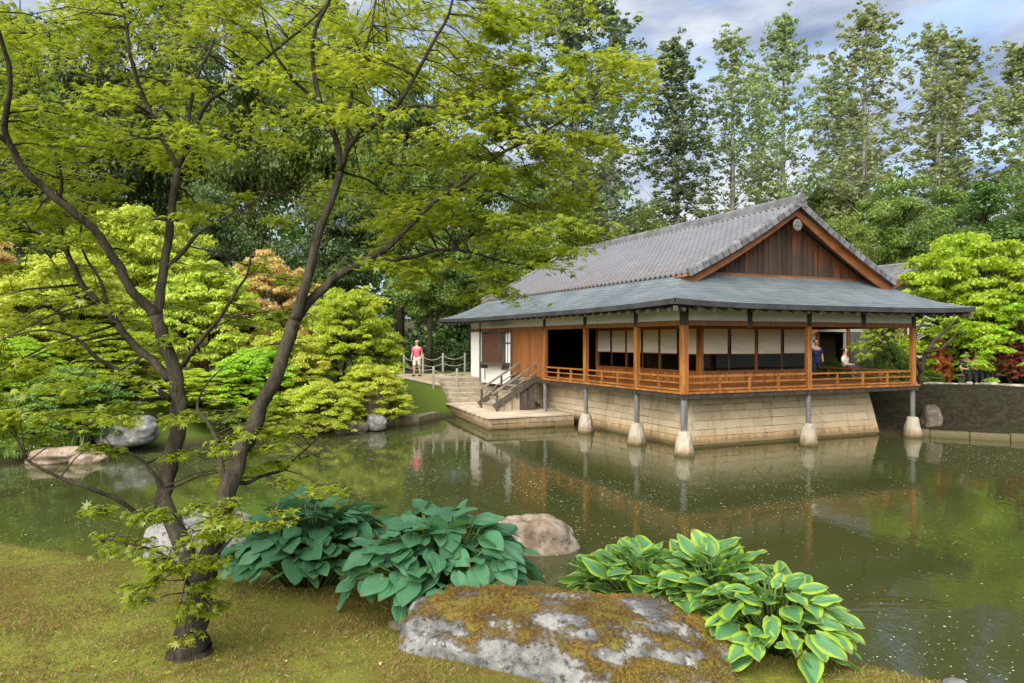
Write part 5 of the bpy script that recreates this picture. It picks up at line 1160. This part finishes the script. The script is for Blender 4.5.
# trees of the right mass, in front of the poplars
G1 = 'trees of the dark wood behind the pavilion on the right'
for i, (px, pt, Y, w, leaf, lb) in enumerate((
    (905,150,47,130,L_MID,'mid green tree behind the right slope of the gable'),
    (985,165,44,140,L_BROAD,'dark broad tree behind the bright lime acer'),
    (1050,150,46,130,L_BROAD,'dark broad tree cut by the right edge above the lime acer'),
    (845,195,45,90,L_MID,'lighter rounded tree just right of the gable peak'),
    (940,205,40,100,L_BROAD,'lower dark tree between the annex roof and the lime acer'),
    (1010,225,38,110,L_DARK,'dark evergreen tree right of the lime acer top'),
    (770,190,52,90,L_BROAD,'dark tree just left of the gable peak above the tiles'),
    (705,198,54,90,L_BROAD,'dark tree at the foot of the dense dark poplar'),
    (640,192,52,90,L_MID,'mid green tree above the middle of the ridge'),
    (820,165,58,80,L_BROAD,'dark tree between the gable peak and the fullest poplar'))):
    wood(BR[i%3], px, pt, Y, w, lb, leaf, rz=i*1.3)
# left side: the wood behind the maple
for i, (px, pt, Y, w, leaf, lb) in enumerate((
    (545,150,44,120,L_MID,'mid green tree behind the left end of the pavilion roof'),
    (470,120,42,130,L_BROAD,'dark broadleaf tree behind the path fence'),
    (400,10,46,150,L_BROAD,'tall dark tree seen through the right side of the maple'),
    (330,-30,52,150,L_MID,'tall mid green tree seen between the upper maple boughs'),
    (335,170,42,120,L_DARK,'dark evergreen tree behind the lime green acer'),
    (250,-20,50,150,L_BROAD,'tall dark tree behind the fork of the right maple stem'),
    (180,-60,54,150,L_BROAD,'tall dark tree behind the fork of the left maple stem'),
    (100,-30,50,160,L_DARK,'dark evergreen tree behind the left maple boughs'),
    (20,-40,50,160,L_BROAD,'tall broadleaf tree behind the leftmost maple bough'),
    (-70,60,48,170,L_MID,'mid green tree beyond the left edge of the pond'),
    (210,165,43,110,L_DARK,'lower dark evergreen tree behind the yellow acers'),
    (60,170,44,120,L_BROAD,'lower dark tree left of the maple stems'),
    (430,215,39,100,L_MID,'low leafy tree overhanging the gravel path'),
    (505,225,40,100,L_MID,'leafy tree touching the left end of the pavilion roof'))):
    wood(BR[(i+1)%3], px, pt, Y, w, lb, leaf, rz=i*1.9+.5)
# dark hedge behind the fence
def hedge(p0, p1, h, w, label, leaf):
    rng = np.random.default_rng(9); p0 = Vector(p0); p1 = Vector(p1); n = int((p1-p0).length/.35)
    C = np.array([p0.lerp(p1, rng.random())+Vector((rng.normal()*w*.25, rng.normal()*w*.25, rng.uniform(.1,h)+0)) for _ in range(n*9)]); C[:,2] += ground_z(C[:,:2]) - C[:,2] + (C[:,2])
    v, q = clump_leaves(rng, C, rng.uniform(.25,.45,len(C)), .8, 60, .14, RHOMB, .3, .4); r = empty('hedge', (p0.x,p0.y,gz(p0.x,p0.y)), label, 'hedge')
    link('foliage', np_mesh('foliage', v-np.array(r.location), q), leaf, r); mb = MB()
    for k in range(n//2): p = p0.lerp(p1, (k+.5)/(n//2)); z = gz(p.x,p.y); mb.tube([(p.x,p.y,z-.1),(p.x+.05,p.y,z+h*.7)], [.03,.01], 5)
    mb.build('stem', M_BARKD, r, off=r.location)
hedge((-9,40.5,0), (2.5,41.5,0), 1.7, 1.2, 'dark hedge behind the rope fence', L_DARK)
# the far wood reads as one mass
def woodland():
    rng = np.random.default_rng(12); C = []; r = []
    for k in range(3400):
        x = rng.uniform(-95, 110) if k < 2300 else rng.uniform(-85, 5); y = rng.uniform(72, 92); hmax = 15 + 4*math.sin(x*.21)+3*math.sin(x*.53+1) + (13 if x < -8 else 0); C.append((x, y, 1.5+hmax*rng.random()**.8)); r.append(rng.uniform(1.3,2.6))
    v, q = clump_leaves(rng, np.array(C), np.array(r), .7, 55, .62, RHOMB, .35, .5); tag(link('woodland', np_mesh('woodland', v, q), L_BROAD), 'distant dark wood closing the view behind the garden', None, None, 'stuff')
woodland()
